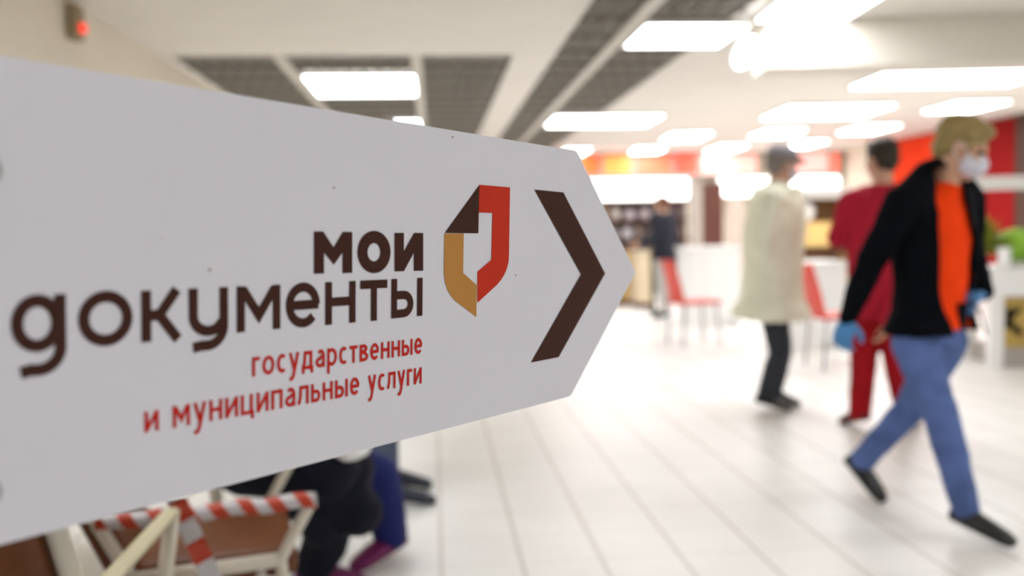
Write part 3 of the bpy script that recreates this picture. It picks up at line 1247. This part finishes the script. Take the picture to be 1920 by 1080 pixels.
def seated(o):
    hair(o, J4, mat('black_hair', (30, 26, 24), 0.6, 0.3, 0.2, 30), 0.02, .004)

    def drape(bm):
        cap(bm, at(450, 868, 2.84), at(610, 880, 2.80), .10, .10)
        cap(bm, at(520, 872, 2.98), at(640, 905, 2.98), .11, .10)
        cap(bm, at(570, 905, 2.88), at(604, 1000, 2.86), .12, .05)
        cap(bm, at(645, 884, 2.90), at(596, 1050, 3.03), .098, .072)
        cap(bm, at(590, 890, 2.9), at(668, 960, 2.9), .12, .085)
    top(o, J4, 'coat', mat('navy_black_coat', (14, 16, 30), 0.8, 0.2, 0.15, 12, 0.3, 80), .03, .04, .02, .97, .010, None, 0, .012, .02, drape)
    trousers(o, J4, mat('dark_blue_jeans', (28, 36, 92), 0.7, 0.2, 0.12, 10, 0.3, 120), .022, .97)
    shoes(o, J4, mat('magenta_shoe', (108, 14, 78), 0.5, 0.4, 0.1, 20))


person(J4, 'person in navy coat and dark blue jeans seated behind the sign', seated, .009)

lb = at(655, 830, 2.72)
lbo = thing('plastic_bag', "white rounded bag on the seated person's lap, just under the sign's lower edge", 'bag', lb)
bm = B()
ell(bm, (0, 0, .015), V((.075, 0, 0)), V((0, .06, 0)), V((0, 0, .07)))
melt(bm, 'sack', M_WHITE, lbo, .01, 2, .006, .05)
bm = B()
tube(bm, [(-.03, 0, .07), (-.035, 0, .13), (0, 0, .16), (.035, 0, .13), (.03, 0, .07)], .006)
obj('handle', bm, M_WHITE, lbo, True)

# --- person standing farther behind the sign, grey trousers and dark shoes
pb = on_z(715, 928, 0)
J5 = stand((pb.x, pb.y), -YAW + .05, 1.72)
J5.anL = at(726, 890, 4.28)
J5.anL.z = .085
J5.toeL = J5.anL + V((.17, 0, -.05))
J5.anR = at(728, 932, 4.02)
J5.anR.z = .085
J5.toeR = J5.anR + V((.17, 0, -.05))
J5.knL, J5.knR = J5.anL + V((-.01, 0, .40)), J5.anR + V((-.03, 0, .40))


def behind(o):
    hair(o, J5, mat('brown_hair', (84, 62, 44), 0.6, 0.3, 0.2, 30), 0.0, .004)
    top(o, J5, 'jacket', mat('slate_jacket', (70, 76, 90), 0.9, 0.2, 0.1, 12), .025, .05, 0, .98, .006, None, 0, .014)
    trousers(o, J5, mat('slate_grey_jeans', (86, 94, 112), 0.85, 0.2, 0.12, 10), .014, .97, .005, .013)
    shoes(o, J5, mat('dark_slate_shoe', (40, 46, 58), 0.5, 0.4, 0.1, 20))


person(J5, 'person standing behind the sign of whom only grey jeans and dark shoes show', behind, .010)

# --- people far away at the counters
pb = on_z(1246, 596, 0)
J6 = stand((pb.x, pb.y), 2.25, 1.66, .08)
J6.wrR, J6.wrL = J6.elR + V((-.2, -.08, -.05)), J6.elL + V((-.2, -.05, -.05))


def far_dark(o):
    hair(o, J6, mat('reddish_brown_hair', (120, 74, 56), 0.6, 0.3, 0.2, 30), 0.0, .004)
    top(o, J6, 'jacket', mat('dark_slate_jacket', (48, 48, 58), 0.9, 0.2, 0.1, 12), .03, .06, .01, .98, .006, None, 0, .016)
    trousers(o, J6, mat('pale_grey_trousers', (196, 194, 190), 0.9, 0.2, 0.08, 10), .014, .97, .005, .016)
    shoes(o, J6, M_SHOE)


person(J6, 'distant person in dark jacket and pale trousers behind the red chair', far_dark, .012)

# ------------------------------------------------------------------ the waiting chairs at lower left
TAPE = stripe_mat()


def armchair(label):
    o = thing('armchair', label, 'chair', (0, 0, 0), 0, 'row of brown waiting chairs')
    W = .25
    # seat, backrest
    bm = B()
    box(bm, (-.22, -W + .03, .385), (.20, W - .03, .465), .025)
    obj('seat', bm, M_LEATH, o, True)
    bm = B()
    bt = Matrix.Translation((-.235, 0, .44)) @ Matrix.Rotation(math.radians(-24), 4, 'Y')
    box(bm, (-.045, -W + .02, 0), (.03, W - .02, .44), .025, bt)
    obj('backrest', bm, M_LEATH, o, True)
    for s in (-1, 1):
        y = s * W
        bm = B()
        n = (-.222, y, .44)
        fl_ = (.019, .013)
        tube(bm, [(-.40, y, .80), n], .017, 10)
        tube(bm, [n, (-.15, y, .0)], .017, 10)
        tube(bm, [n, (.15, y, .445)], .019, 10)
        tube(bm, [(.236, y, .588), (.15, y, .445), (.20, y, 0)], .017, 10)
        obj('side_frame', bm, M_CREAM, o, True)
        bm = B()
        tube(bm, [(-.31, y, .585), (-.28, y, .592), (.21, y, .594), (.24, y, .588)], .0, 12, (.018, .014))
        obj('armrest', bm, M_CREAM, o, True)
    bm = B()
    tube(bm, [(.10, -W, .40), (.10, W, .40)], .014)
    tube(bm, [(-.16, -W, .40), (-.16, W, .40)], .014)
    obj('cross_bar', bm, M_CREAM, o, True)
    return o


HEAD = -YAW + math.radians(18)
ch = armchair('brown armchair with red and white tape wound round its armrest')
fdir = V((math.cos(HEAD), math.sin(HEAD), 0))
rdir = V((math.sin(HEAD), -math.cos(HEAD), 0))
am = at(392, 955, 2.08)
cb = V((am.x, am.y, 0)) - rdir * .25 + _F0 * .075
ch.location = cb
ch.rotation_euler = (0, 0, HEAD)
pa = at(960, 446, 1.735)
pa = V((pa.x, pa.y, 0)) - _R0 * 1.0
chA = dup(ch, pa, math.radians(90.3), 'nearest brown armchair, seen from behind under the lower left corner of the sign')
for c_ in chA.children:
    if c_.name.startswith('armrest'):
        c_.data = c_.data.copy()
        c_.data.materials[0] = M_BRACE
ch.scale = (.90, 1, .94)
chC = dup(ch, cb - rdir * 1.02 - fdir * .17, HEAD, 'brown armchair under the seated person in navy')


def ribbon(bm, uvl, pts, across, w, per, u0=0.0):
    rows = []
    L_ = 0.0
    for i, p in enumerate(pts):
        if i:
            L_ += (V(p) - V(pts[i - 1])).length
        a = across[i] if isinstance(across, list) else across
        rows.append((bm.verts.new(V(p) + a * w), bm.verts.new(V(p) - a * w), u0 + L_ / per))
    for r0, r1 in zip(rows, rows[1:]):
        f = bm.faces.new((r0[0], r0[1], r1[1], r1[0]))
        for lp, u, v in zip(f.loops, (r0[2], r0[2], r1[2], r1[2]), (0.2, 0, 0, 0.2)):
            lp[uvl].uv = (u, v)


tp = thing('barrier_tape', 'red and white striped barrier tape wound round the armrest of a brown chair', 'barrier tape', cb, HEAD)
tp.scale = (.90, 1, .94)
bm = B()
uvl = bm.loops.layers.uv.new('UVMap')
y = -.25
nseg = 14
prof = []
for i in range(17):
    a = 2 * PI * i / 16
    prof.append((math.cos(a) * .024, math.sin(a) * .020))
xs = [-.30 + .55 * i / 24 for i in range(25)]
rows = []
for x in xs:
    rows.append([bm.verts.new((x, y + c_, .592 + s_ + .003 * math.sin(x * 40))) for c_, s_ in prof[:-1]])
for i in range(24):
    for j in range(16):
        f = bm.faces.new((rows[i][j], rows[i][(j + 1) % 16], rows[i + 1][(j + 1) % 16], rows[i + 1][j]))
        for lp, (ii, jj) in zip(f.loops, ((i, j), (i, j + 1), (i + 1, j + 1), (i + 1, j))):
            lp[uvl].uv = (xs[ii] / .074, -jj / 16.0)
bmesh.ops.solidify(bm, geom=bm.faces[:], thickness=.001)
obj('wrapped_band', bm, TAPE, tp, True)
# loose end running down to the floor, towards us
iv = Matrix.Translation(cb) @ Matrix.Rotation(HEAD, 4, 'Z') @ Matrix.Diagonal((.90, 1, .94, 1))
iv = iv.inverted()
bm = B()
uvl = bm.loops.layers.uv.new('UVMap')
p0, p1 = at(330, 934, 2.075), at(408, 1110, 2.03)
pts = [p0 + (p1 - p0) * (i / 12) for i in range(13)]
e = pts[-1]
pts += [V((e.x + .02, e.y - .02, e.z - .1 * i)) for i in range(1, 5)]
pts = [q for q in pts if q.z > .02]
across = (CR * .93 + CF * .3).normalized()
across = (iv.to_3x3() @ across)
ribbon(bm, uvl, [iv @ q for q in pts], across, .023, .108, .1)
bmesh.ops.solidify(bm, geom=bm.faces[:], thickness=.001)
obj('loose_end', bm, TAPE, tp, True)

# pale bag on the floor by the seated person
bo = on_z(640, 900, 0)

# ------------------------------------------------------------------ red plastic chairs
def red_chair(label, loc, rz):
    o = thing('plastic_chair', label, 'chair', loc, rz, 'red chairs by the white tables')
    bm = B()
    box(bm, (-.21, -.21, .43), (.22, .21, .465), .012)
    obj('seat', bm, M_REDP, o, True)
    bm = B()
    n = 9
    rs = []
    rows = []
    for i in range(n):
        t_ = i / (n - 1)
        z = .47 + .42 * t_
        x = -.19 - .10 * t_ ** 1.3
        w = .20 - .03 * t_
        rows.append((V((x, 0, z)), V((0, w, 0)), V((.012, 0, 0))))
    rings(bm, rows, 16)
    obj('backrest', bm, M_REDP, o, True)
    for sx, sy in ((.18, .17), (.18, -.17), (-.17, .17), (-.17, -.17)):
        bm = B()
        tube(bm, [(sx, sy, .435), (sx * 1.2, sy * 1.15, 0)], .012)
        obj('leg', bm, M_METAL, o, True)
    return o


p = on_z(1300, 645, 0)
rc = red_chair('red chair with its back to the distant person in the dark jacket', (p.x, p.y, 0), -YAW + .25)
p = on_z(1570, 688, 0)
dup(rc, (p.x, p.y, 0), -YAW + .08, 'red chair between the beige coat and the walking man')

# ------------------------------------------------------------------ white tables
def white_table(label, p, w, d, h, rz=0.0):
    o = thing('counter_table', label, 'table', p, rz, 'white tables in the hall')
    obox('top', (-w / 2, -d / 2, h - .04), (w / 2, d / 2, h), M_WHITE, o, .004)
    obox('front_panel', (-w / 2 + .02, -d / 2 + .02, .06), (w / 2 - .02, -d / 2 + .05, h - .04), M_WHITE, o)
    for s in (-1, 1):
        obox('side_panel', (s * (w / 2 - .035) - .015, -d / 2 + .05, 0), (s * (w / 2 - .035) + .015, d / 2 - .03, h - .04), M_WHITE, o)
    return o


p = at(1328, 500, 11.6)
white_table('white table between the dark-jacketed person and the beige coat', (p.x, p.y, 0), .70, .6, .98)
p = at(1546, 500, 8.8)
white_table('white table between the beige coat and the person in maroon', (p.x, p.y + .3, 0), .50, .6, .86)

# ------------------------------------------------------------------ shop fronts along the far wall
def lightbox(name, label, x0, x1, y0, y1, z0, z1, rgb, e, cat='sign', trim=M_STRIP, group='lit shop signs at the far end'):
    o = thing(name, label, cat, ((x0 + x1) / 2, y1, z0), 0, group)
    w, h = (x1 - x0) / 2, z1 - z0
    obox('case', (-w, y0 - y1 + .02, 0), (w, 0, h), trim, o, .004)
    mm = glow('glow_%d_%d_%d_%s' % (rgb[0], rgb[1], rgb[2], e), rgb, e) if e else mat('face_%d_%d_%d' % rgb, rgb, .5, .4, .04, 3)
    obox('face', (-w + .03, y0 - y1, .03), (w - .03, y0 - y1 + .019, h - .03), mm, o)
    return o


def X(px, Y):
    """Hall x of a pixel column at hall depth Y (near the horizon)."""
    d = CR * ((px - 960) / FPX) + CU * (100 / FPX) + CF
    return (d * (Y / d.y)).x


def Zh(px, py, Y):
    d = CR * ((px - 960) / FPX) - CU * ((py - 540) / FPX) + CF
    return CP.z + d.z * (Y / d.y)


YS = 18.2
for a_, b_, rgb, e_, lab in ((1020, 1128, (255, 96, 40), .75, 'orange-red lit shop sign beside the tip of the white sign'),
                            (1130, 1188, (250, 150, 70), .7, 'yellow-orange lit shop sign on the far wall'),
                            (1190, 1262, (255, 116, 84), .75, 'coral lit shop sign behind the small lit panel'),
                            (1264, 1312, (255, 84, 60), .75, 'red lit shop sign above the dark brown panel'),
                            (1314, 1420, (244, 176, 164), .7, 'pink lit shop sign left of the grey cap'),
                            (1478, 1552, (255, 190, 184), .7, 'pale pink lit shop sign right of the grey cap'),
                            (1554, 1606, (255, 120, 96), .75, 'coral lit shop sign beside the dark-haired head')):
    lightbox('shop_sign', lab, X(a_, YS), min(XR - .12, X(b_, YS) - .02), YS - .1, YF - .005, 2.30, 2.74, rgb, e_)
for a_, b_, za, zb, lab in ((1085, 1290, 1.80, 2.26, 'long white lit shop window beside the tip of the white sign'),
                           (1346, 1440, 1.84, 2.26, 'white lit shop window left of the beige coat'),
                           (1478, 1606, 1.98, 2.26, 'white lit shop window right of the beige coat')):
    lightbox('display_light', lab, X(a_, YS), min(XR - .12, X(b_, YS)), YS - .1, YF - .005, za, zb, (255, 253, 250), 4.0, 'lit window', M_WHITE, 'lit shop windows')

# columns and panels
M_GREYP = mat('grey_panel', (176, 168, 160), 0.6, 0.3, 0.05, 3)
yc = 17.0
o = thing('brown_panel', 'tall dark brown panel standing at the far end of the hall', 'panel', (X(1337, yc), yc, 0))
obox('panel_board', (-.20, 0, .3), (.20, .06, Zh(1337, 343, yc)), M_DWOOD, o, .004)
obox('base', (-.22, -.05, 0), (.22, .1, .3), M_WHITE, o, .004)
o = thing('grey_post', 'pale grey post left of the tall dark brown panel', 'post', (X(1307, yc), yc, 0))
obox('shaft', (-.09, 0, 0), (.05, .09, Zh(1305, 338, yc)), M_GREYP, o, .004)
obox('cap_plate', (-.12, -.02, Zh(1305, 338, yc)), (.08, .11, Zh(1305, 334, yc) + .02), M_GREYP, o, .004)
o = thing('pale_panel', 'pale beige panel right of the tall dark brown panel', 'panel', (X(1379, yc), yc, 0))
obox('panel_board', (-.13, 0, .06), (.16, .05, Zh(1372, 372, yc)), mat('beige_panel', (206, 194, 180), .6, .3, .05, 3), o, .004)
obox('base', (-.15, -.03, 0), (.18, .08, .06), M_GREYP, o, .004)

# wooden counters under the lit window
def counter(label, px0, px1, Y, h, m, d=.6, kick=.1, face=None):
    x0, x1 = X(px0, Y), X(px1, Y)
    o = thing('shop_counter', label, 'counter', ((x0 + x1) / 2, Y, 0), 0, 'shop counters')
    w = (x1 - x0) / 2
    obox('body', (-w, .02, kick), (w, d, h - .04), m, o, .004)
    obox('top', (-w - .02, 0, h - .04), (w + .02, d + .02, h), face or m, o, .004)
    obox('plinth', (-w + .03, .05, 0), (w - .03, d - .03, kick), M_DWOOD, o)
    return o


M_GOLDW = mat('golden_wood', (190, 158, 98), 0.5, 0.4, 0.12, 5)
M_TANW = mat('pale_tan_wood', (208, 188, 158), 0.5, 0.4, 0.06, 5)
counter('golden wooden shop counter just beyond the tip of the white sign', 1150, 1189, 14.3, .92, M_GOLDW, .5, .1, M_DWOOD)
counter('pale tan shop counter left of the distant dark-jacketed person', 1193, 1222, 13.6, .88, M_TANW, .5)
o = thing('thin_post', 'thin dark olive post beside the distant dark-jacketed person', 'post', (X(1224, 13.0), 13.0, 0))
obox('shaft', (-.03, 0, 0.03), (.03, .06, 1.05), mat('dark_olive_post', (84, 76, 40), .5, .4, .05), o, .004)
obox('foot', (-.09, -.05, 0), (.09, .11, .03), M_DARKMETAL, o, .004)

# rack with goods under the long lit window
YR = 17.6
rk = thing('display_rack', 'dark display rack full of goods under the long lit shop window', 'rack', (X(1205, YR), YR, 0))
w0 = X(1296, YR) - X(1205, YR)
obox('back_board', (-w0, .36, 0), (w0, .4, 1.78), mat('dark_grey_board', (108, 98, 92), .7, .3, .1, 4), rk)
for z in (0, .55, 1.0, 1.38, 1.76):
    obox('shelf', (-w0, 0, z), (w0, .36, z + .025), M_DWOOD, rk)
GOODS = [(206, 196, 200), (190, 178, 182), (224, 220, 226), (170, 150, 140), (120, 104, 100), (214, 206, 190), (196, 204, 220), (150, 120, 96), (206, 160, 120), (220, 212, 204)]
gi = 0
for z in (1.026, 1.406):
    x = -w0 + .10
    while x < w0 - .1:
        wv = random.uniform(.07, .13)
        h = random.uniform(.2, .32)
        rgb = GOODS[gi % len(GOODS)]
        bm = B()
        rings(bm, [(V((0, 0, 0)), V((wv * .8, 0, 0)), V((0, .08, 0))), (V((0, 0, h * .7)), V((wv, 0, 0)), V((0, .09, 0))), (V((0, 0, h * .9)), V((wv * .5, 0, 0)), V((0, .05, 0))), (V((0, 0, h)), V((wv * .4, 0, 0)), V((0, .04, 0)))], 14)
        b_ = obj('vase', bm, mat('glazed_%d' % (gi % len(GOODS)), rgb, .3, .5, .06, 8), None, True)
        b_.location = (rk.location.x + x + wv, YR + .18, z)
        tag(b_, 'rounded pale ware on the display rack under the long lit window', 'vase', 'wares on the far display rack')
        x += wv * 2 + .05
        gi += 1

# shelf unit between the beige coat and the person in maroon
YSH = 12.4
xs0, xs1 = X(1494, YSH), X(1592, YSH)
sh = thing('wall_shelf_unit', 'brown and golden wooden shelf unit right of the beige coat', 'shelf', ((xs0 + xs1) / 2, YSH, 0))
w0 = (xs1 - xs0) / 2
ztop = Zh(1540, 352, YSH)
obox('back_board', (-w0, .4, 0.02), (w0, .43, ztop), mat('brown_board', (140, 104, 66), .6, .3, .15, 4), sh)
for s in (-1, 1):
    obox('side_panel', (s * w0 - .015, 0, 0), (s * w0 + .015, .4, ztop), M_WOOD, sh)
for py, m_ in ((366, M_GREYP), (416, M_WOOD), (470, M_DWOOD)):
    z = Zh(1540, py, YSH)
    obox('shelf', (-w0 + .015, 0, z - .04), (w0 - .015, .4, z), m_, sh)
obox('door', (-w0 + .02, -.012, Zh(1540, 462, YSH)), (w0 - .02, .01, Zh(1540, 420, YSH)), mat('golden_door', (214, 178, 112), .5, .4, .08, 5), sh)
obox('header', (-w0, -.02, Zh(1540, 372, YSH)), (w0, .02, ztop), M_GREYP, sh)
ck = thing('round_clock', 'round white clock standing on the wooden shelf right of the beige coat', 'clock', (X(1516, YSH), YSH + .16, Zh(1540, 416, YSH)))
R_ = .15
bm = B()
rings(bm, [(V((0, .03, R_ + .004)), V((R_, 0, 0)), V((0, 0, R_))), (V((0, -.03, R_ + .004)), V((R_, 0, 0)), V((0, 0, R_)))], 32)
obj('case', bm, mat('silver_case', (200, 196, 204), .4, .5, .02), ck, True)
bm = B()
rings(bm, [(V((0, -.031, R_)), V((R_ * .9, 0, 0)), V((0, 0, R_ * .9))), (V((0, -.034, R_)), V((R_ * .88, 0, 0)), V((0, 0, R_ * .88)))], 32)
obj('dial', bm, M_WHITE, ck)

# ------------------------------------------------------------------ red shop front along the right-hand wall
M_REDW = mat('orange_red_panel', (222, 56, 14), .8, .15, .05, 3)
M_REDW2 = mat('deep_red_panel', (138, 8, 10), .8, .15, .05, 3)
M_DBR = mat('dark_brown_panel', (72, 46, 32), .6, .3, .08, 3)


def wall_panel(label, y0, y1, z0, z1, m, thick=.08):
    o = thing('cladding_panel', label, 'wall panel', (XR, (y0 + y1) / 2, 0), 0, 'cladding along the right-hand wall')
    L_ = (y1 - y0) / 2
    obox('sheet', (-thick, -L_, z0), (-.004, L_, z1), m, o, .004)
    obox('kick_strip', (-thick - .01, -L_, 0.0), (-.004, L_, z0), M_GREYP, o)
    return o


def Yr(px):
    """Hall y where a pixel column meets the face of the right-hand wall."""
    d = CR * ((px - 960) / FPX) + CU * (150 / FPX) + CF
    return d.y * ((XR - .08) / d.x)


wall_panel('bright orange-red cladding between the dark-haired head and the blond man', Yr(1752), Yr(1664), .1, 2.74, M_REDW)
wall_panel('deep red cladding behind the blond head', Yr(1900), Yr(1754), .1, 2.74, M_REDW2)
wall_panel('dark brown cladding at the right edge of the picture', Yr(1975), Yr(1902), .1, 2.74, M_DBR)

# ------------------------------------------------------------------ white stall at the right edge
st_p = on_z(1862, 690, 0)
RZ = math.radians(-8)
st = thing('market_stall', 'white stall with gold front panel at the right edge, behind the walking man', 'stall', (st_p.x, st_p.y, 0), RZ)
D0 = (st_p - CP).dot(CF)
u = D0 / FPX
hh = lambda py: (690 - py) * u
L_ = 1.5
obox('counter_top', (-.05, -.03, hh(556)), (L_, .75, hh(503)), M_WHITE, st, .006)
obox('leg', (-.02, 0, 0.0), (.085, .1, hh(556)), M_WHITE, st, .004)
obox('leg', (-.02, .62, 0.0), (.08, .72, hh(556)), M_WHITE, st, .004)
obox('leg', (L_ - .1, 0, 0.0), (L_ - .01, .1, hh(556)), M_WHITE, st, .004)
obox('leg', (L_ - .1, .62, 0.0), (L_ - .01, .72, hh(556)), M_WHITE, st, .004)
obox('plinth', (.09, .01, 0), (L_ - .11, .6, hh(654)), M_GREYP, st)
gp = obox('front_panel', (.09, .02, hh(652)), (L_ - .11, .05, hh(558)), mat('gold_panel', (190, 160, 84), .5, .4, .08, 6), st)
# dark angular mark on the gold panel
bm = B()


def slab(p, q, w, y_=0.012):
    p, q = V((p[0], y_, p[1])), V((q[0], y_, q[1]))
    d = (q - p).normalized()
    n_ = V((-d.z, 0, d.x)) * w
    vs = [bm.verts.new(v_) for v_ in (p - n_, p + n_, q + n_, q - n_)]
    bk_ = [bm.verts.new(v_.co + V((0, .006, 0))) for v_ in vs]
    bm.faces.new(vs)
    bm.faces.new(list(reversed(bk_)))
    for i in range(4):
        bm.faces.new((vs[i], bk_[i], bk_[(i + 1) % 4], vs[(i + 1) % 4]))


x_ = lambda px: (px - 1862) * u
slab((x_(1892), hh(578)), (x_(1890), hh(616)), .025)
slab((x_(1891), hh(600)), (x_(1912), hh(577)), .02)
slab((x_(1891), hh(604)), (x_(1914), hh(628)), .025)
obj('dark_mark', bm, M_BLACK, gp)
# upper frame: posts and white rail
obox('post', (-.02, .62, hh(503)), (.045, .68, hh(262)), M_WHITE, st, .004)
obox('post', (L_ - .07, .62, hh(503)), (L_ - .01, .68, hh(262)), M_WHITE, st, .004)
obox('rail', (-.10, .58, hh(352)), (L_, .70, hh(326)), M_WHITE, st, .006)

ct = hh(503)
stm = Matrix.Translation(st.location) @ Matrix.Rotation(RZ, 4, 'Z')


def on_stall(px, dy):
    return stm @ V((x_(px), dy, ct + .001))


# plant in a white pot, round green thing
pw_ = on_stall(1860, .24)
pt = thing('potted_plant', 'leafy yellow-green plant in a white pot on the white stall', 'plant', pw_)
bm = B()
rings(bm, [(V((0, 0, 0)), V((.05, 0, 0)), V((0, .05, 0))), (V((0, 0, .10)), V((.065, 0, 0)), V((0, .065, 0)))], 18)
obj('pot', bm, M_WHITE, pt, True)
bm = B()
for i in range(260):
    a = random.uniform(0, 2 * PI)
    el_ = random.uniform(.2, 1.4)
    ln = random.uniform(.14, .36)
    d = V((math.cos(a) * math.cos(el_) * .75, math.sin(a) * math.cos(el_) * .75, math.sin(el_)))
    base_ = V((0, 0, .10)) + d * random.uniform(0, .10)
    s = d.cross(V((0, 0, 1))).normalized() * random.uniform(.016, .030)
    nn = d.cross(s).normalized() * .004
    q = [base_, base_ + d * ln * .5 + s + nn, base_ + d * ln + V((0, 0, -.03)), base_ + d * ln * .5 - s + nn]
    bm.faces.new([bm.verts.new(v_) for v_ in q])
obj('foliage', bm, mat('yellow_green_leaf', (142, 150, 40), .6, .3, .45, 14), pt)
pg = on_stall(1940, .36)
gm = bpy.data.objects.new('topiary_ball', None)
COL.objects.link(gm)
gm.location = pg
tag(gm, 'round bright green topiary ball on the white stall', 'plant')
bm = B()
rings(bm, [(V((0, 0, 0)), V((.08, 0, 0)), V((0, .08, 0))), (V((0, 0, .05)), V((.07, 0, 0)), V((0, .07, 0)))], 18)
obj('pot', bm, M_WHITE, gm, True)
bm = B()
ell(bm, (0, 0, .175), V((.17, 0, 0)), V((0, .17, 0)), V((0, 0, .145)), 24, 16)
melt(bm, 'foliage', mat('bright_green_leaf', (150, 196, 66), .7, .3, .25, 25, .5, 60), gm, .012, 1, .012, .03)
pc = on_stall(1884, .04)
cu = thing('cup', 'small white cup standing in front of the plants on the white stall', 'cup', pc)
bm = B()
rings(bm, [(V((0, 0, 0)), V((.042, 0, 0)), V((0, .042, 0))), (V((0, 0, .02)), V((.048, 0, 0)), V((0, .048, 0))), (V((0, 0, .155)), V((.052, 0, 0)), V((0, .052, 0)))], 20)
obj('body', bm, M_WHITE, cu, True)
bm = B()
rings(bm, [(V((0, 0, .155)), V((.056, 0, 0)), V((0, .056, 0))), (V((0, 0, .168)), V((.05, 0, 0)), V((0, .05, 0)))], 20)
obj('lid', bm, M_WHITE, cu, True)

# things on the floor under and beside the stall
wb = on_z(1836, 668, 0)
o = thing('white_box', 'tall white box standing beside the leg of the white stall', 'box', (wb.x, wb.y + .25, 0), RZ)
obox('body', (-.08, -.08, 0), (.10, .1, .48), M_WHITE, o, .006)
obox('lid', (-.09, -.09, .481), (.11, .11, .50), M_WHITE, o, .004)
wb = on_z(1799, 668, 0)
o = thing('wooden_crate', 'small tan wooden crate behind the walking man', 'crate', (wb.x, wb.y + .45, 0), RZ)
obox('side_board', (-.14, -.12, .02), (.12, -.10, .28), M_WOOD, o)
obox('side_board', (-.14, .10, .02), (.12, .12, .28), M_WOOD, o)
obox('end_board', (-.14, -.10, .02), (-.12, .10, .28), M_WOOD, o)
obox('end_board', (.10, -.10, .02), (.12, .10, .28), M_WOOD, o)
obox('bottom', (-.14, -.12, 0), (.12, .12, .02), M_WOOD, o)
